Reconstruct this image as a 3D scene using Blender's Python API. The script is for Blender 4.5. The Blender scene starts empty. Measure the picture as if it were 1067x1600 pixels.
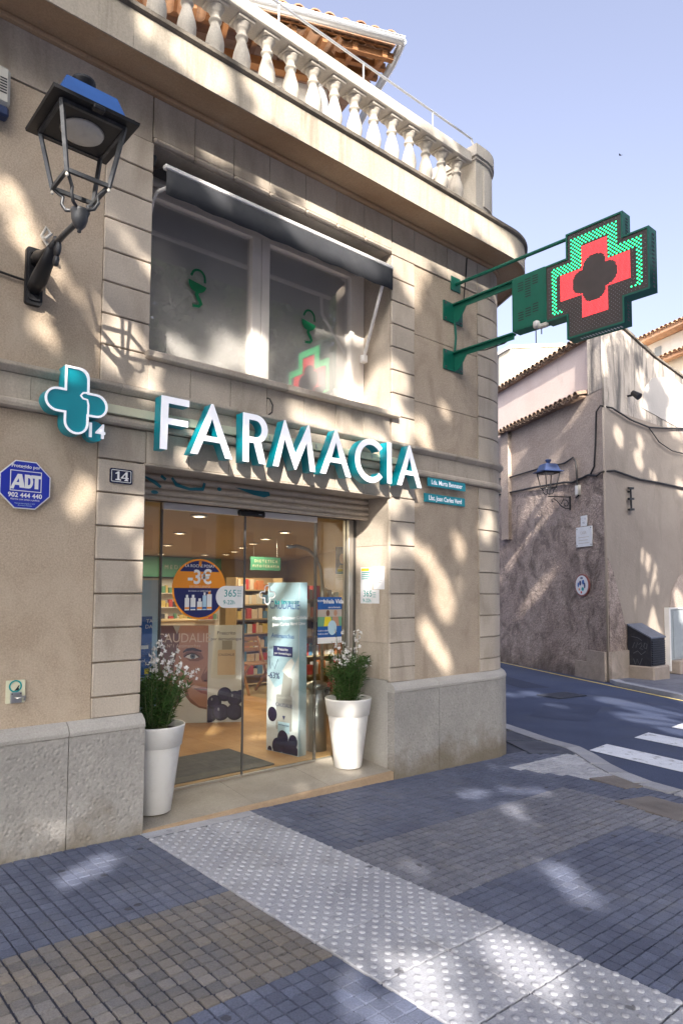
import bpy, bmesh, math, random
import numpy as np
from mathutils import Matrix, Vector
R = math.radians
random.seed(7); rng = np.random.default_rng(7)
scene = bpy.context.scene
COL = scene.collection

# ------------------------------------------------------------------ camera
YAW, PITCH, ROLL = R(41.245), R(3.566), R(0.307)
cam_d = bpy.data.cameras.new('camera'); cam = bpy.data.objects.new('camera', cam_d); COL.objects.link(cam)
cam_d.sensor_fit = 'VERTICAL'; cam_d.sensor_height = 36.0; cam_d.sensor_width = 24.0
cam_d.lens = 36.0*1065.456/1600.0
cam_d.shift_y = 56.5/1600.0
cam_d.clip_start = 0.05; cam_d.clip_end = 2000
fw = Vector((math.sin(YAW)*math.cos(PITCH), math.cos(YAW)*math.cos(PITCH), math.sin(PITCH)))
rt = Vector((math.cos(YAW), -math.sin(YAW), 0)); up = rt.cross(fw)
rt2 = math.cos(ROLL)*rt + math.sin(ROLL)*up; up2 = -math.sin(ROLL)*rt + math.cos(ROLL)*up
M = Matrix(((rt2.x, up2.x, -fw.x, 0.0), (rt2.y, up2.y, -fw.y, -4.5), (rt2.z, up2.z, -fw.z, 1.69), (0, 0, 0, 1)))
cam.matrix_world = M
scene.camera = cam

# ------------------------------------------------------------------ sky, sun, exposure
SUN_D = Vector((0.817, 1.0, -0.741)).normalized()          # direction the light travels
sun_el = math.asin(-SUN_D.z); sun_az = math.atan2(-SUN_D.x, -SUN_D.y)   # azimuth of the sun, from +Y towards +X
world = bpy.data.worlds.new('World'); scene.world = world; world.use_nodes = True
wn = world.node_tree; wn.nodes.clear()
sky = wn.nodes.new('ShaderNodeTexSky'); sky.sky_type = 'NISHITA'; sky.sun_disc = False
sky.sun_elevation = sun_el; sky.sun_rotation = sun_az
sky.altitude = 20; sky.air_density = 1.0; sky.dust_density = 7.0; sky.ozone_density = 3.0
bg = wn.nodes.new('ShaderNodeBackground'); bg.inputs['Strength'].default_value = 0.15
wo = wn.nodes.new('ShaderNodeOutputWorld')
hs_ = wn.nodes.new('ShaderNodeHueSaturation'); hs_.inputs['Hue'].default_value = 0.518; hs_.inputs['Saturation'].default_value = 0.66   # thin summer haze
wn.links.new(sky.outputs[0], hs_.inputs['Color']); wn.links.new(hs_.outputs[0], bg.inputs[0]); wn.links.new(bg.outputs[0], wo.inputs[0])
sd = bpy.data.lights.new('sun', 'SUN'); sun = bpy.data.objects.new('sun', sd); COL.objects.link(sun)
sd.energy = 3.9; sd.angle = R(0.53); sd.color = (1.0, 0.92, 0.81)
sun.rotation_euler = SUN_D.to_track_quat('-Z', 'Y').to_euler(); sun.location = (-20, -25, 25)
vs = scene.view_settings
vs.view_transform = 'Standard'; vs.look = 'None'; vs.gamma = 1.0; vs.use_curve_mapping = False
vs.exposure = 1.52

# ------------------------------------------------------------------ materials
class NT:
    def __init__(s, name):
        s.m = bpy.data.materials.new(name); s.m.use_nodes = True
        s.t = s.m.node_tree; s.t.nodes.clear()
        s.out = s.n('OutputMaterial')
    def n(s, t, **kw):
        nd = s.t.nodes.new('ShaderNode'+t)
        for k, v in kw.items(): setattr(nd, k, v)
        return nd
    def l(s, a, b): s.t.links.new(a, b)
    def val(s, sock, v):
        if hasattr(v, 'is_linked') or hasattr(v, 'links'): s.l(v, sock)
        else: sock.default_value = v
    def mix(s, a, b, f, mode='MIX'):
        nd = s.n('Mix', data_type='RGBA', blend_type=mode)
        s.val(nd.inputs[0], f); s.val(nd.inputs[6], a); s.val(nd.inputs[7], b)
        return nd.outputs[2]
    def math(s, op, a, b=0.0):
        nd = s.n('Math', operation=op); s.val(nd.inputs[0], a); s.val(nd.inputs[1], b); return nd.outputs[0]
    def pos(s, scale=(1, 1, 1), obj=False):
        src = s.n('TexCoord').outputs['Object'] if obj else s.n('NewGeometry').outputs['Position']
        mp = s.n('Mapping'); mp.inputs['Scale'].default_value = scale; s.l(src, mp.inputs[0]); return mp.outputs[0]
    def noise(s, vec, scale, detail=4, rough=.55, dist=0):
        nd = s.n('TexNoise'); s.l(vec, nd.inputs['Vector']); nd.inputs['Scale'].default_value = scale
        nd.inputs['Detail'].default_value = detail; nd.inputs['Roughness'].default_value = rough; nd.inputs['Distortion'].default_value = dist
        return nd.outputs[0]
    def ramp(s, f, p0, p1, c0=(0, 0, 0, 1), c1=(1, 1, 1, 1)):
        nd = s.n('ValToRGB'); e = nd.color_ramp.elements
        e[0].position = p0; e[0].color = c0; e[1].position = p1; e[1].color = c1; s.l(f, nd.inputs[0]); return nd.outputs[0]
    def bsdf(s, col, rough=.6, metal=0.0, normal=None, spec=.5, emis=None, es=0, trans=None):
        b = s.n('BsdfPrincipled'); s.val(b.inputs['Base Color'], col); s.val(b.inputs['Roughness'], rough)
        b.inputs['Metallic'].default_value = metal; b.inputs['Specular IOR Level'].default_value = spec
        if normal: s.l(normal, b.inputs['Normal'])
        if emis: b.inputs['Emission Color'].default_value = emis; b.inputs['Emission Strength'].default_value = es
        return b.outputs[0]
    def bump(s, h, strength=.3, dist=.01):
        nd = s.n('Bump'); nd.inputs['Strength'].default_value = strength; nd.inputs['Distance'].default_value = dist
        s.l(h, nd.inputs['Height']); return nd.outputs[0]
    def fin(s, sh): s.l(sh, s.out.inputs[0]); return s.m
def c4(c): return (c[0], c[1], c[2], 1.0)
def stone(name, c1, c2, scale=2.5, stain=None, stain_amt=.5, stain_lo=.52, stain_hi=.72, stain_scale=(3, 3, 3), rnd=.05, bump=.25, bscale=60, bdist=.004, rough=.88,
          speck=.12, speck_scale=90, grime=None, pits=0, gum=0):
    k = NT(name); p = k.pos()
    col = k.mix(c4(c1), c4(c2), k.ramp(k.noise(p, scale, 5, .6, .4), .35, .68))
    sp = k.ramp(k.noise(p, speck_scale, 2, .7), .3, .7, (1-speck,)*3+(1,), (1+speck,)*3+(1,))
    col = k.mix(col, sp, 1.0, 'MULTIPLY')
    if stain:
        f = k.ramp(k.noise(k.pos(stain_scale), 1.0, 6, .65, .6), stain_lo, stain_hi)
        col = k.mix(col, c4(stain), k.math('MULTIPLY', f, stain_amt))
    if grime:                                    # dirt splashed up from the ground: (colour, z of its upper limit, softness, amount)
        gc, gz, gs, ga = grime
        z = k.n('SeparateXYZ'); k.l(k.n('NewGeometry').outputs['Position'], z.inputs[0])
        h = k.math('SUBTRACT', gz, z.outputs[2]); h = k.math('DIVIDE', h, gs)
        h = k.math('ADD', h, k.math('MULTIPLY', k.math('SUBTRACT', k.noise(p, 3.5, 5, .6), .5), 2.2))
        h = k.ramp(h, .25, 1.0)
        col = k.mix(col, c4(gc), k.math('MULTIPLY', h, ga))
    if gum:                                      # trodden gum and oil spots
        vg = k.n('TexVoronoi'); k.l(k.pos((1, 1, .05)), vg.inputs[0]); vg.inputs['Scale'].default_value = 5.5; vg.inputs['Randomness'].default_value = 1.0
        g_ = k.ramp(k.math('ADD', vg.outputs['Distance'], k.math('MULTIPLY', k.noise(p, 40, 3), .10)), .16, .19, (1, 1, 1, 1), (0, 0, 0, 1))
        g_ = k.math('MULTIPLY', g_, k.ramp(k.noise(p, 1.7, 2), .46, .56)); col = k.mix(col, (.03, .03, .035, 1), k.math('MULTIPLY', g_, gum))
    if name.startswith('paver'):                 # every little stone has its own tone
        of = k.n('VectorMath', operation='SUBTRACT'); k.l(p, of.inputs[0]); of.inputs[1].default_value = (2.10, -1.19, -50)
        vb = k.n('TexWhiteNoise'); sn = k.n('VectorMath', operation='SNAP'); k.l(of.outputs[0], sn.inputs[0]); sn.inputs[1].default_value = (PITM, PITM, 200); k.l(sn.outputs[0], vb.inputs[0])
        if name == 'paver_brown': col = k.mix(col, (.25, .21, .17, 1), k.math('MULTIPLY', vb.outputs[0], .32))
        col = k.mix(col, k.ramp(vb.outputs[0], 0, 1, (.88, .88, .89, 1), (1.11, 1.11, 1.10, 1)), 1.0, 'MULTIPLY')
        sl = k.n('VectorMath', operation='SNAP'); k.l(of.outputs[0], sl.inputs[0]); sl.inputs[1].default_value = (.44, .44, 200); vc = k.n('TexWhiteNoise'); k.l(sl.outputs[0], vc.inputs[0])
        col = k.mix(col, k.ramp(vc.outputs[0], 0, 1, (.91, .91, .92, 1), (1.07, 1.07, 1.07, 1)), 1.0, 'MULTIPLY')
    if rnd:
        oi = k.n('ObjectInfo')
        m = k.n('MapRange'); k.l(oi.outputs['Random'], m.inputs[0]); m.inputs[3].default_value = 1-rnd; m.inputs[4].default_value = 1+rnd
        cc = k.n('CombineColor'); [k.l(m.outputs[0], cc.inputs[i]) for i in range(3)]
        col = k.mix(col, cc.outputs[0], 1.0, 'MULTIPLY')
    hgt = k.math('ADD', k.noise(p, bscale, 4, .65), k.math('MULTIPLY', k.noise(p, bscale*.16, 4, .6), 1.3))
    if pits:
        vo = k.n('TexVoronoi'); k.l(p, vo.inputs[0]); vo.inputs['Scale'].default_value = pits
        hgt = k.math('ADD', hgt, k.math('MULTIPLY', k.ramp(vo.outputs['Distance'], .0, .5), .9))
    return k.fin(k.bsdf(col, rough, normal=k.bump(hgt, bump, bdist), spec=.25))
def paint(name, c, rough=.45, metal=0., var=.06, vscale=6, bump=.0, dirt=None, dirt_amt=.4, spec=.5, bscale=80):
    k = NT(name); p = k.pos(obj=True)
    f = k.noise(p, vscale, 5, .65)
    col = k.mix(c4([x*(1-var) for x in c]), c4([min(1, x*(1+var)) for x in c]), k.ramp(f, .3, .7))
    if dirt: col = k.mix(col, c4(dirt), k.math('MULTIPLY', k.ramp(k.noise(p, vscale*2.3, 6, .7, .5), .5, .75), dirt_amt))
    ro = k.math('ADD', rough-.07, k.math('MULTIPLY', k.noise(p, vscale*3, 4), .15))
    nm = k.bump(k.noise(p, bscale, 3), bump, .003) if bump else None
    return k.fin(k.bsdf(col, ro, metal, nm, spec))
def glow(name, c, s, base=None):
    k = NT(name); return k.fin(k.bsdf(c4(base or c), .4, emis=c4(c), es=s))
def glass(name, tint=(.93, .95, .94), refl_min=.05, k_f=1.6):
    k = NT(name)
    tr = k.n('BsdfTransparent'); tr.inputs[0].default_value = c4(tint)
    gl = k.n('BsdfGlossy'); gl.inputs['Roughness'].default_value = .004; gl.inputs[0].default_value = (1, 1, 1, 1)
    fr = k.n('Fresnel'); k.l(k.math('SUBTRACT', 1.5, k.math('MULTIPLY', k.n('NewGeometry').outputs['Backfacing'], .8333)), fr.inputs['IOR'])
    f = k.math('MINIMUM', k.math('ADD', k.math('MULTIPLY', fr.outputs[0], k_f), refl_min), .95)
    mx = k.n('MixShader'); k.l(f, mx.inputs[0]); k.l(tr.outputs[0], mx.inputs[1]); k.l(gl.outputs[0], mx.inputs[2])
    return k.fin(mx.outputs[0])
def leafmat(name, c1, c2, tr=.35, rough=.5):
    k = NT(name); oi = k.n('NewGeometry')
    col = k.mix(c4(c1), c4(c2), oi.outputs['Random Per Island'])
    b = k.bsdf(col, rough, spec=.3)
    t = k.n('BsdfTranslucent'); k.l(col, t.inputs[0])
    mx = k.n('MixShader'); mx.inputs[0].default_value = tr; k.l(b, mx.inputs[1]); k.l(t.outputs[0], mx.inputs[2])
    return k.fin(mx.outputs[0])

PITM = .44/6
MT = {}
MT['ashlar'] = stone('ashlar', (0.46, 0.395, 0.33), (0.55, 0.48, 0.405), 1.7, stain=(.29, .23, .175), stain_amt=.62, stain_lo=.47, stain_hi=.72, stain_scale=(4, 4, 1.1), rnd=.07, bump=.18)
MT['render'] = stone('render', (0.43, 0.34, 0.255), (0.51, 0.415, 0.32), 1.3, stain=(.58, .49, .39), stain_amt=.55, stain_scale=(3, 3, 2.2), stain_lo=.47, stain_hi=.68, rnd=0, bump=.55, bscale=55, bdist=.006, speck=.18)
MT['roughcast'] = stone('roughcast', (0.41, 0.33, 0.255), (0.49, 0.405, 0.32), 1.6, stain=(.23, .17, .125), stain_amt=.6, stain_scale=(3.2, 3.2, 2.0), stain_lo=.5, rnd=0, bump=.6, bscale=75, bdist=.006, speck=.2)
MT['plinth'] = stone('plinth', (0.31, 0.295, 0.28), (0.38, 0.36, 0.34), 2.0, stain=(.25, .235, .22), stain_amt=.6, stain_scale=(9, 9, 9), rnd=.03, bump=.6, bscale=48, bdist=.009, speck=.12, speck_scale=60, grime=((.17, .135, .09), .36, .36, .8), pits=34)
MT['plinth_edge'] = stone('plinth_edge', (0.37, 0.35, 0.33), (0.44, 0.42, 0.395), 2.0, rnd=.03, bump=.3, bscale=50, grime=((.30, .265, .2), .30, .3, .5))
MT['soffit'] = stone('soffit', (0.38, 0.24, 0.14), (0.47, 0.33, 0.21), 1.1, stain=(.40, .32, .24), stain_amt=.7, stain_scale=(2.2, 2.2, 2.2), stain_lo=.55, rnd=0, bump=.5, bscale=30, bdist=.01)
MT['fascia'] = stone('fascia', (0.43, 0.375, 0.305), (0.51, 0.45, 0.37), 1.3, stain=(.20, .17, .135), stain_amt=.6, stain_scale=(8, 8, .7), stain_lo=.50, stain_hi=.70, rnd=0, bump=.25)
MT['ledge'] = stone('ledge', (0.12, 0.105, 0.09), (0.24, 0.21, 0.175), 5, stain=(.10, .09, .08), stain_amt=.7, stain_scale=(6, 6, 6), rnd=.05, bump=.7, bscale=40, bdist=.01)
MT['balustrade'] = stone('balustrade', (0.49, 0.45, 0.395), (0.57, 0.525, 0.465), 2.2, stain=(.30, .26, .21), stain_amt=.5, stain_scale=(7, 7, 2.2), stain_lo=.52, rnd=.04, bump=.2)
MT['threshold'] = stone('threshold', (0.27, 0.24, 0.205), (0.34, 0.31, 0.265), 3, stain=(.25, .23, .2), stain_amt=.4, stain_scale=(5, 5, 5), rnd=.05, bump=.15, speck=.3, speck_scale=160, rough=.7)
MT['threshold_edge'] = stone('threshold_edge', (0.34, 0.24, 0.155), (0.42, 0.31, 0.21), 4, rnd=.05, bump=.4, bscale=30)
MT['paver_dark'] = stone('paver_dark', (0.092, 0.108, 0.17), (0.138, 0.157, 0.225), 1.4, stain=(.15, .155, .18), stain_amt=.5, stain_scale=(3, 3, 3), rnd=.14, bump=.45, bscale=110, rough=.62, speck=.22, speck_scale=120, gum=.65)
MT['paver_brown'] = stone('paver_brown', (0.15, 0.158, 0.185), (0.205, 0.187, 0.17), 1.8, stain=(.25, .23, .20), stain_amt=.4, stain_scale=(4, 4, 4), rnd=.16, bump=.4, bscale=110, rough=.66, speck=.2, speck_scale=120, gum=.65)
MT['paver_grey'] = stone('paver_grey', (0.14, 0.15, 0.195), (0.19, 0.2, 0.245), 1.8, stain=(.25, .24, .23), stain_amt=.4, stain_scale=(4, 4, 4), rnd=.16, bump=.4, bscale=110, rough=.60, speck=.2, speck_scale=120, gum=.65)
MT['paver_white'] = stone('paver_white', (0.38, 0.39, 0.44), (0.47, 0.48, 0.53), 1.8, stain=(.28, .28, .28), stain_amt=.5, stain_scale=(5, 5, 5), rnd=.1, bump=.3)
MT['grout'] = stone('grout', (0.052, 0.058, 0.085), (0.08, 0.086, 0.115), 5, rnd=0, bump=.4)
MT['tactile'] = stone('tactile', (0.31, 0.32, 0.37), (0.4, 0.41, 0.455), 1.6, stain=(.19, .19, .20), stain_amt=.6, stain_scale=(3, 3, 3), stain_lo=.5, rnd=.06, bump=.3, bscale=90, rough=.7, speck=.16, speck_scale=110, gum=.65)
MT['asphalt'] = stone('asphalt', (0.045, 0.06, 0.115), (0.06, 0.077, 0.14), .8, stain=(.075, .085, .115), stain_amt=.5, stain_scale=(1.2, 1.2, 1.2), rnd=0, bump=.6, bscale=160, speck=.35, speck_scale=170, rough=.85)
MT['asphalt_patch'] = stone('asphalt_patch', (0.038, 0.05, 0.095), (0.05, 0.064, 0.115), 1.5, rnd=.2, bump=.6, bscale=160, speck=.3, speck_scale=170, rough=.85)
MT['kerbstone'] = stone('kerbstone', (0.27, 0.275, 0.31), (0.35, 0.355, 0.39), 3, stain=(.2, .2, .19), stain_amt=.4, rnd=.1, bump=.35)
MT['road_paint'] = stone('road_paint', (0.6, 0.62, 0.68), (0.7, 0.72, 0.78), 3, stain=(.16, .16, .165), stain_amt=.75, stain_scale=(9, 9, 9), stain_lo=.55, stain_hi=.66, rnd=.03, bump=.3)
MT['yellow_paint'] = stone('yellow_paint', (.50, .40, .15), (.56, .46, .2), 3, stain=(.15, .14, .12), stain_amt=.7, stain_scale=(7, 7, 7), stain_lo=.52, stain_hi=.66, rnd=.03)
MT['iron'] = stone('iron', (0.05, 0.06, 0.09), (0.08, 0.09, 0.125), 6, rnd=.05, bump=.5, bscale=90, rough=.55)
MT['iron_pinkish'] = stone('iron_pinkish', (.14, .125, .12), (.19, .17, .16), 4, rnd=.05, bump=.5, bscale=90, rough=.6)
MT['far_left'] = stone('far_left', (0.3, 0.235, 0.21), (0.43, 0.35, 0.31), .8, stain=(.12, .095, .085), stain_amt=.8, stain_scale=(2.6, 2.6, 2.2), stain_lo=.46, stain_hi=.66, rnd=0, bump=1.0, bscale=14, bdist=.05, speck=.3, speck_scale=28, grime=((.12, .095, .085), .7, 1.3, .75))
MT['far_mid'] = stone('far_mid', (0.33, 0.265, 0.228), (0.41, 0.335, 0.29), .9, stain=(.30, .25, .21), stain_amt=.6, stain_scale=(1.4, 1.4, 1.1), rnd=0, bump=.6, bscale=18, bdist=.03, speck=.2, speck_scale=30)
MT['far_pink'] = stone('far_pink', (0.66, 0.53, 0.48), (0.72, 0.6, 0.55), .8, stain=(.42, .35, .31), stain_amt=.5, stain_scale=(1.8, 1.8, .7), stain_lo=.58, rnd=0, bump=.3, bscale=20, bdist=.02)
MT['far_right'] = stone('far_right', (0.285, 0.24, 0.205), (0.345, 0.295, 0.25), .6, stain=(.21, .18, .15), stain_amt=.65, stain_scale=(1.6, 1.6, .6), rnd=0, bump=.4, bscale=16, bdist=.02)
MT['far_stained'] = stone('far_stained', (0.43, 0.375, 0.325), (0.52, 0.46, 0.4), .9, stain=(.10, .095, .095), stain_amt=.9, stain_scale=(3.2, 3.2, .45), stain_lo=.46, stain_hi=.62, rnd=0, bump=.5, bscale=16, bdist=.03)
MT['far_patch'] = stone('far_patch', (0.4, 0.375, 0.355), (0.46, 0.43, 0.41), .9, stain=(.42, .40, .38), stain_amt=.5, stain_scale=(2, 2, 1), rnd=0, bump=.4, bscale=16, bdist=.02)
MT['far_block'] = stone('far_block', (0.3, 0.25, 0.21), (0.37, 0.31, 0.27), 1.4, stain=(.20, .17, .15), stain_amt=.7, stain_scale=(2.5, 2.5, 2.5), stain_lo=.48, rnd=.06, bump=.6, bscale=20, bdist=.02)
MT['roof_tile'] = stone('roof_tile', (.36, .19, .11), (.46, .29, .19), 3, stain=(.16, .14, .12), stain_amt=.6, stain_scale=(5, 5, 5), rnd=.16, bump=.4)
MT['old_tile'] = stone('old_tile', (.22, .15, .11), (.34, .24, .18), 4, stain=(.08, .075, .07), stain_amt=.7, stain_scale=(5, 5, 5), rnd=.2, bump=.5)
MT['eave_wood'] = stone('eave_wood', (0.19, 0.08, 0.032), (0.27, 0.125, 0.05), 3, stain=(.2, .09, .035), stain_amt=.6, stain_scale=(1.5, 9, 9), rnd=.15, bump=.3, rough=.6)
MT['white_wall'] = stone('white_wall', (.74, .72, .68), (.80, .78, .74), 1, stain=(.6, .56, .5), stain_amt=.4, rnd=0)
MT['cream_wall'] = stone('cream_wall', (.66, .58, .46), (.74, .66, .54), .5, stain=(.5, .43, .35), stain_amt=.4, stain_scale=(1, 1, .5), rnd=0)
MT['zinc'] = paint('zinc', (.55, .57, .60), .4, .6)
MT['lantern_black'] = paint('lantern_black', (.022, .022, .025), .5, .3, .2, bump=.3)
MT['lantern_grey'] = paint('lantern_grey', (.06, .063, .07), .45, .4, .3, bump=.3, dirt=(.22, .22, .23), dirt_amt=.35)
MT['lantern_blue'] = paint('lantern_blue', (.02, .12, .42), .45, 0, .1)
MT['lantern_navy'] = paint('lantern_navy', (.022, .04, .115), .45, 0, .1)
MT['opal'] = paint('opal', (.52, .50, .46), .35, 0, .1, dirt=(.35, .33, .3))
MT['sign_teal'] = paint('sign_teal', (.0, .30, .38), .35, 0, .05, 3)
MT['sign_white'] = glow('sign_white', (.93, .93, 1.0), .16, (.80, .80, .86))
MT['print_white'] = paint('print_white', (.82, .82, .83), .5, 0, .02)
MT['rail_cream'] = paint('rail_cream', (.70, .68, .50), .5, 0, .08)
MT['alarm_blue'] = paint('alarm_blue', (.012, .03, .42), .4, 0, .04)
MT['enamel_navy'] = paint('enamel_navy', (.010, .014, .05), .25, 0, .1)
MT['led_green_case'] = paint('led_green_case', (.0, .115, .075), .45, 0, .08, dirt=(.02, .14, .11), dirt_amt=.3)
MT['led_dark'] = paint('led_dark', (.07, .056, .052), .6, 0, .12)
MT['led_green'] = glow('led_green', (.02, 1.0, .30), 1.5, (.02, .3, .1))
MT['led_red'] = glow('led_red', (1.0, .05, .06), 1.7, (.3, .02, .02))
MT['awning'] = paint('awning', (.034, .036, .043), .75, 0, .15, 3, dirt=(.09, .09, .09), dirt_amt=.3)
MT['alu_white'] = paint('alu_white', (.72, .70, .69), .4, 0, .04)
MT['frame_beige'] = paint('frame_beige', (.80, .74, .68), .5, 0, .05)
MT['shutter'] = paint('shutter', (.47, .40, .33), .55, .1, .1, 8, dirt=(.24, .2, .16), dirt_amt=.5, bump=.2)
MT['shutter_teal'] = paint('shutter_teal', (.0, .13, .18), .5, 0, .1)
MT['alu'] = paint('alu', (.50, .48, .46), .35, .8, .06)
MT['alu_dark'] = paint('alu_dark', (.14, .135, .13), .4, .5, .06)
MT['black_plastic'] = paint('black_plastic', (.012, .012, .014), .35, 0, .1)
MT['grey_plastic'] = paint('grey_plastic', (.55, .53, .48), .5, 0, .06)
MT['glass'] = glass('glass', refl_min=0.0, k_f=1.7)
MT['glass_up'] = glass('glass_up', (.97, .97, .97), .10)
MT['blind'] = paint('blind', (.62, .60, .58), .8, 0, .06, 2)
MT['pot'] = paint('pot', (.74, .725, .71), .4, 0, .04, 4, dirt=(.5, .46, .41), dirt_amt=.35)
MT['soil'] = stone('soil', (.03, .022, .016), (.06, .045, .035), 20, rnd=0, bump=1, bscale=60, bdist=.02)
MT['plant_leaf'] = leafmat('plant_leaf', (.035, .085, .02), (.085, .17, .05), .25)
MT['plant_stem'] = paint('plant_stem', (.10, .13, .05), .6)
MT['flower'] = leafmat('flower', (.75, .74, .74), (.85, .83, .84), .3)
MT['tree_leaf'] = leafmat('tree_leaf', (.06, .115, .025), (.14, .21, .05), .4)
MT['bark'] = stone('bark', (.22, .19, .14), (.36, .33, .26), 5, stain=(.12, .11, .08), stain_amt=.7, stain_scale=(6, 6, 2), rnd=.05, bump=.6)
MT['paper'] = paint('paper', (.78, .79, .83), .6, 0, .02)
MT['ink_teal'] = paint('ink_teal', (.0, .30, .30), .5, 0, .02)
MT['ink_grey'] = paint('ink_grey', (.30, .31, .36), .5, 0, .02)
MT['ink_black'] = paint('ink_black', (.02, .02, .025), .5)
MT['ink_navy'] = paint('ink_navy', (.015, .02, .12), .45, 0, .03)
MT['ink_blue'] = paint('ink_blue', (.01, .10, .38), .45, 0, .03)
MT['ink_yellow'] = paint('ink_yellow', (.75, .62, .03), .45)
MT['ink_orange'] = paint('ink_orange', (.85, .29, .015), .45, 0, .03)
MT['ink_green'] = paint('ink_green', (.0, .16, .06), .45, 0, .05)
MT['ink_red'] = paint('ink_red', (.5, .03, .03), .45)
MT['pale_blue'] = paint('pale_blue', (.46, .66, .80), .35, 0, .06, 2)
MT['skin'] = paint('skin', (.48, .26, .18), .5, 0, .06, 3)
MT['skin_dark'] = paint('skin_dark', (.17, .085, .06), .5, 0, .06, 3)
MT['skin_shade'] = paint('skin_shade', (.27, .135, .09), .5, 0, .06, 3); MT['hair_dark'] = paint('hair_dark', (.055, .028, .02), .5, 0, .1); MT['iris'] = paint('iris', (.12, .16, .19), .3)
MT['lip'] = paint('lip', (.30, .09, .08), .5)
MT['grape'] = paint('grape', (.018, .012, .035), .2, 0, .2)
MT['grape_light'] = paint('grape_light', (.045, .035, .085), .2, 0, .2)
MT['poster_grey'] = paint('poster_grey', (.42, .42, .41), .5, 0, .06, 2)
MT['poster_white'] = paint('poster_white', (.74, .79, .84), .45, 0, .06, 2)
MT['wall_in'] = paint('wall_in', (.40, .32, .20), .7, 0, .04, 1)
MT['ceil_in'] = paint('ceil_in', (.36, .29, .18), .7, 0, .03, 1)
MT['floor_wood'] = stone('floor_wood', (.42, .24, .10), (.52, .32, .15), 3, stain=(.34, .18, .07), stain_amt=.5, stain_scale=(14, 2, 2), rnd=.14, bump=.05, rough=.4)
MT['mat_grey'] = stone('mat_grey', (.10, .10, .10), (.15, .15, .15), 8, rnd=0, bump=.8, bscale=200)
MT['steel'] = paint('steel', (.45, .45, .46), .3, .9, .05)
MT['wood'] = paint('wood', (.36, .20, .09), .5, 0, .12, 8)
MT['shelf_wood'] = paint('shelf_wood', (.50, .38, .22), .5, 0, .08, 6)
MT['sign_green'] = paint('sign_green', (.05, .20, .13), .45, 0, .05)
MT['downlight'] = glow('downlight', (1.0, .86, .62), 5)
MT['cabinet_grey'] = paint('cabinet_grey', (.30, .33, .35), .5, 0, .06, 3, dirt=(.22, .23, .24))
MT['box_black'] = paint('box_black', (.018, .02, .03), .4, .1, .25, 4, dirt=(.07, .06, .06), dirt_amt=.5)
MT['box_lid'] = paint('box_lid', (.13, .15, .20), .4, .2, .2, 6)
MT['scratch'] = paint('scratch', (.11, .12, .14), .5)
MT['cable'] = paint('cable', (.02, .018, .018), .55)
MT['tile_white'] = paint('tile_white', (.72, .73, .76), .25, 0, .05)
MT['brick_red'] = paint('brick_red', (.26, .08, .07), .5)
for i, c in enumerate([(.72, .70, .66), (.66, .25, .10), (.12, .28, .50), (.55, .08, .08), (.15, .35, .22), (.70, .55, .20), (.45, .40, .36), (.75, .62, .5), (.08, .08, .10)]):
    MT['pack%d' % i] = paint('pack%d' % i, c, .45, 0, .06)

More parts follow.
